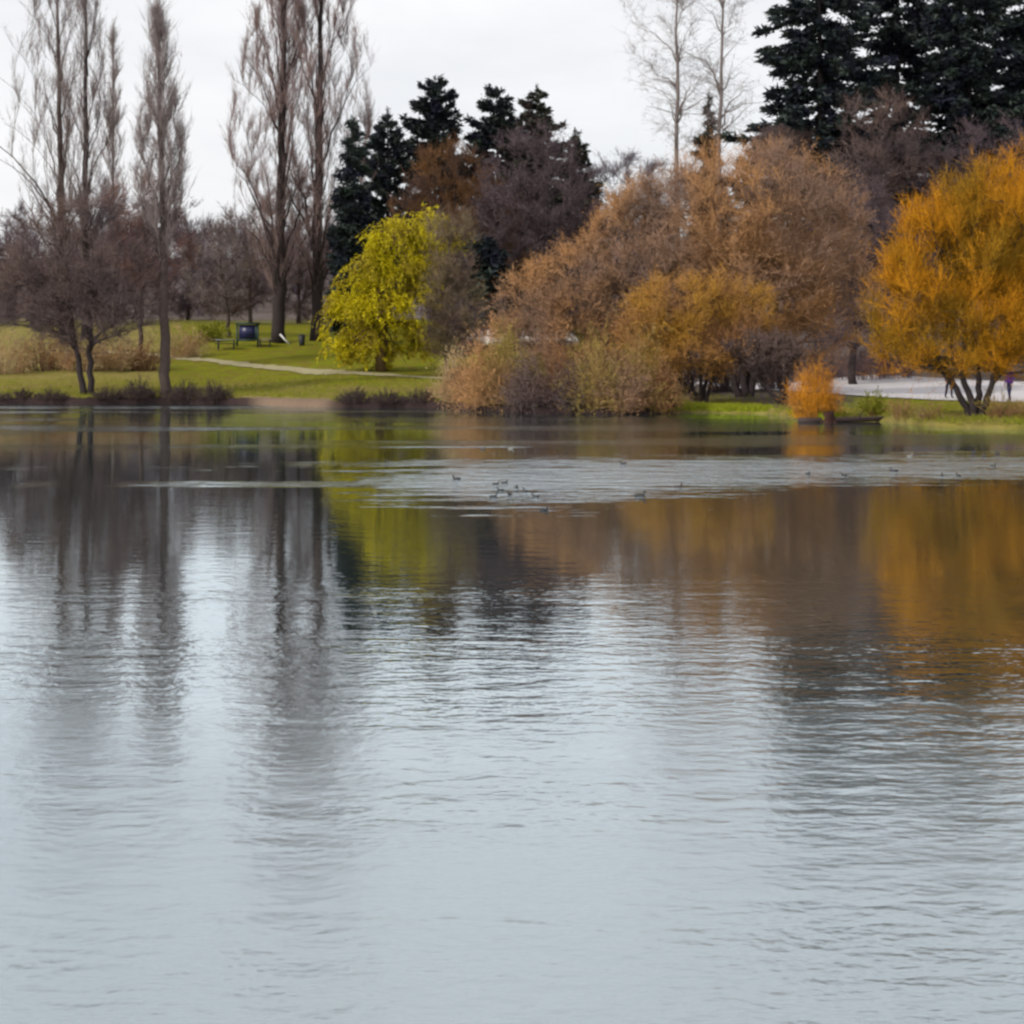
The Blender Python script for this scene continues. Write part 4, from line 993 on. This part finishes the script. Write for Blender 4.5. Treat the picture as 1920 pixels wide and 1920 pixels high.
# ------------------------------------------------------------------ people on the paved walk
def person(px, D, label, jacket, trousers, hair, face_rz, seed, height=1.7, stride=.12, foot_py=None):
    p = spot(px, D); p[2] += .05
    root = empty('person', p, face_rz); tag(root, label, 'person', 'people on the paved walk')
    k = height / 1.7
    V_, E_, R_ = [], [], []
    def v(x, y, z, rx, ry=None): V_.append((x * k, y * k, z * k)); R_.append((rx * k, (ry or rx) * k)); return len(V_) - 1
    def chain(*ids):
        for a_, b_ in zip(ids, ids[1:]): E_.append((a_, b_))
    pel = v(0, 0, .92, .135, .11); ab = v(0, -.01, 1.08, .125, .10); ch = v(0, -.01, 1.28, .155, .11); nk0 = v(0, 0, 1.42, .07, .065); nk = v(0, -.01, 1.48, .052)
    hd = v(0, -.03, 1.58, .082, .092); top = v(0, -.02, 1.67, .06, .07); chain(pel, ab, ch, nk0, nk, hd, top)
    nose = v(0, -.125, 1.575, .012); chain(hd, nose)
    for sg in (-1, 1):
        sh = v(.17 * sg, 0, 1.38, .062); el = v(.24 * sg, .03, 1.10, .048); wr = v(.25 * sg, -.06, .88, .034); pa = v(.25 * sg, -.08, .81, .034, .022)
        chain(ch, sh, el, wr, pa)
        for f, (dx, dy, L) in enumerate([(-.0, -.03, .075), (0, -.012, .085), (0, .008, .08), (0, .026, .065)]):
            a1 = v(.25 * sg, -.08 + dy, .765, .010); a2 = v(.245 * sg, -.085 + dy, .765 - L, .008); chain(pa, a1, a2)
        th = v(.235 * sg, -.12, .82, .011); t2 = v(.23 * sg, -.14, .775, .009); chain(pa, th, t2)
        hp = v(.09 * sg, 0, .86, .10); kn = v(.10 * sg, -.03 - stride * sg * .5, .48, .066); an = v(.10 * sg, .02 - stride * sg, .09, .045); to = v(.11 * sg, -.13 - stride * sg, .035, .04, .03)
        chain(pel, hp, kn, an, to)
    me = bpy.data.meshes.new('body'); me.from_pydata(V_, E_, []); ob = bpy.data.objects.new('body', me); C.objects.link(ob)
    md = ob.modifiers.new('skin', 'SKIN'); md.use_smooth_shade = True
    for sv, r in zip(me.skin_vertices[0].data, R_): sv.radius = r
    me.skin_vertices[0].data[0].use_root = True
    sb = ob.modifiers.new('sub', 'SUBSURF'); sb.levels = 1; sb.render_levels = 1
    dg = bpy.context.evaluated_depsgraph_get(); nm = bpy.data.meshes.new_from_object(ob.evaluated_get(dg))
    bpy.data.objects.remove(ob)
    skin = mat_plain('skin', (0.45, 0.27, 0.20), .6, .3, .05)
    nm.materials.clear()
    for m_ in (mat_plain('jacket', jacket, .8, .2, .15, 6), mat_plain('trousers', trousers, .85, .2, .15, 6), skin, M['dark_metal']): nm.materials.append(m_)
    for pl in nm.polygons:
        c_ = pl.center / k; pl.use_smooth = True
        pl.material_index = 3 if c_.z < .10 else (2 if (c_.z > 1.47 or (abs(c_.x) > .2 and c_.z < .87)) else (1 if c_.z < .90 and abs(c_.x) < .2 else 0))
    o = bpy.data.objects.new('body', nm); C.objects.link(o); o.parent = root
    mb = MB(); a = np.arange(10) * 2 * math.pi / 10
    mb.loft([np.stack([np.cos(a) * r * k, (-.005 + .012 + np.sin(a) * r * 1.1) * k, np.full(10, z * k) + np.where(np.sin(a) < -.3, .05, 0) * k * (z < 1.6)], 1) for z, r in [(1.53, .088), (1.58, .098), (1.64, .094), (1.69, .07), (1.715, .03)]])
    mb.build('hair', mat_plain('hair', hair, .6, .3, .2, 10), root, smooth=True)
    return root
person(1779, 70, 'person in dark clothes on the paved walk behind the golden willow', (.015, .016, .03), (.012, .014, .03), (.02, .015, .01), .4, 1)
person(1893, 66, 'person in purple jacket behind the golden willow\'s right trunks', (.07, .02, .16), (.02, .02, .06), (.05, .03, .02), -1.2, 2)
person(1655, 99, 'small distant person in orange jacket at the far side of the paved walk', (.45, .09, .03), (.03, .03, .04), (.03, .02, .01), .8, 3, height=1.6)

# ------------------------------------------------------------------ water birds
M['duck_dark'] = mat_plain('duck_dark', (0.06, 0.058, 0.06), .7, .2, .3, 20)
M['duck_brown'] = mat_plain('duck_brown', (0.10, 0.08, 0.07), .7, .2, .4, 20)
M['duck_pale'] = mat_plain('duck_pale', (0.26, 0.24, 0.22), .7, .2, .2, 20)
M['bill'] = mat_plain('bill', (0.30, 0.24, 0.14), .5, .3, .1, 20)
def make_duck(mt):
    root = empty('duck', (0, 0, 0))
    sp = np.array([(-.175, .075, .010), (-.14, .06, .036), (-.08, .04, .066), (-.01, .03, .078), (.055, .038, .068), (.095, .062, .048), (.112, .10, .032), (.118, .135, .026), (.132, .160, .032), (.155, .165, .027), (.172, .158, .013)])
    d = np.gradient(sp[:, :2], axis=0); d = d / np.linalg.norm(d, axis=1, keepdims=True)
    a = np.arange(10) * 2 * math.pi / 10; rings = []
    for (x, z, r), (dx, dz) in zip(sp, d):
        rings.append(np.stack([x - dz * np.sin(a) * r, np.cos(a) * r * 1.05, z + dx * np.sin(a) * r], 1))
    mb = MB(); mb.loft(rings); mb.build('body', M[mt], root, smooth=True)
    mb = MB(); mb.loft([[(.165, -.012, .162), (.165, .012, .162), (.165, .012, .15), (.165, -.012, .15)], [(.205, -.012, .153), (.205, .012, .153), (.205, .012, .146), (.205, -.012, .146)]]); mb.build('bill', M['bill'], root)
    for sg in (-1, 1):
        mb = MB(); mb.loft([[(-.16, .03 * sg, .085), (-.155, .045 * sg, .075), (-.155, .035 * sg, .07)], [(-.05, .055 * sg, .095), (-.03, .082 * sg, .055), (-.03, .06 * sg, .03)], [(.06, .045 * sg, .075), (.065, .066 * sg, .05), (.065, .05 * sg, .035)]]); mb.build('wing', M[mt], root, smooth=True)
    return root
protos = {k: make_duck(k) for k in ('duck_dark', 'duck_brown', 'duck_pale')}
used = set()
FL = 'dark duck resting in the loose flock at mid lake'
FR = 'dark duck scattered on the ruffled water toward the right shore'
ducks = [(1200, 931, 'duck_dark', 'black duck riding alone on the near edge of the ruffled band', 1.25, 0), (1168, 870, 'duck_dark', 'lone black duck on the far edge of the ruffled band', 1.0, 2.6), (1272, 914, 'duck_brown', 'brownish duck just right of the lone near black duck', 1.1, .3),
         (958, 842, 'duck_pale', 'pale duck swimming at the end of the long wake', .95, 0), (905, 843, 'duck_brown', 'brown duck following the pale duck along the wake', .9, 0), (856, 899, 'duck_dark', 'dark duck on the ruffled water left of the loose flock', 1.1, 3.0), (1706, 856, 'duck_pale', 'pale duck near the golden willow\'s reflection', .95, 0), (1020, 957, 'duck_dark', 'dark duck nearest the camera, below the loose flock', 1.0, .4),
         (1676, 884, 'duck_dark', 'biggest dark duck on the ruffled water below the golden willow', 1.2, 2.8)]
for px, py in [(930, 908), (946, 906), (938, 920), (956, 928), (985, 922), (925, 932), (1004, 932), (968, 915)]: ducks.append((px, py, 'duck_dark', FL, .9, random.Random(px).uniform(0, 6.28)))
for px, py in [(1845, 856), (1862, 874), (1583, 892), (1797, 893), (1766, 893), (1515, 889), (1825, 848), (1870, 850)]: ducks.append((px, py, 'duck_dark', FR, .9, random.Random(px).uniform(0, 6.28)))
for px, py, mt, lab, sc, rz in ducks:
    if mt in used: o = copy_tree(protos[mt])
    else: o = protos[mt]; used.add(mt)
    D = EYE * FPX / (py - HOR)
    o.location = (X(px, D), D, -.01); o.rotation_euler = (0, 0, rz); o.scale = (sc * .48,) * 3
    tag(o, lab, 'duck', 'ducks on the lake')
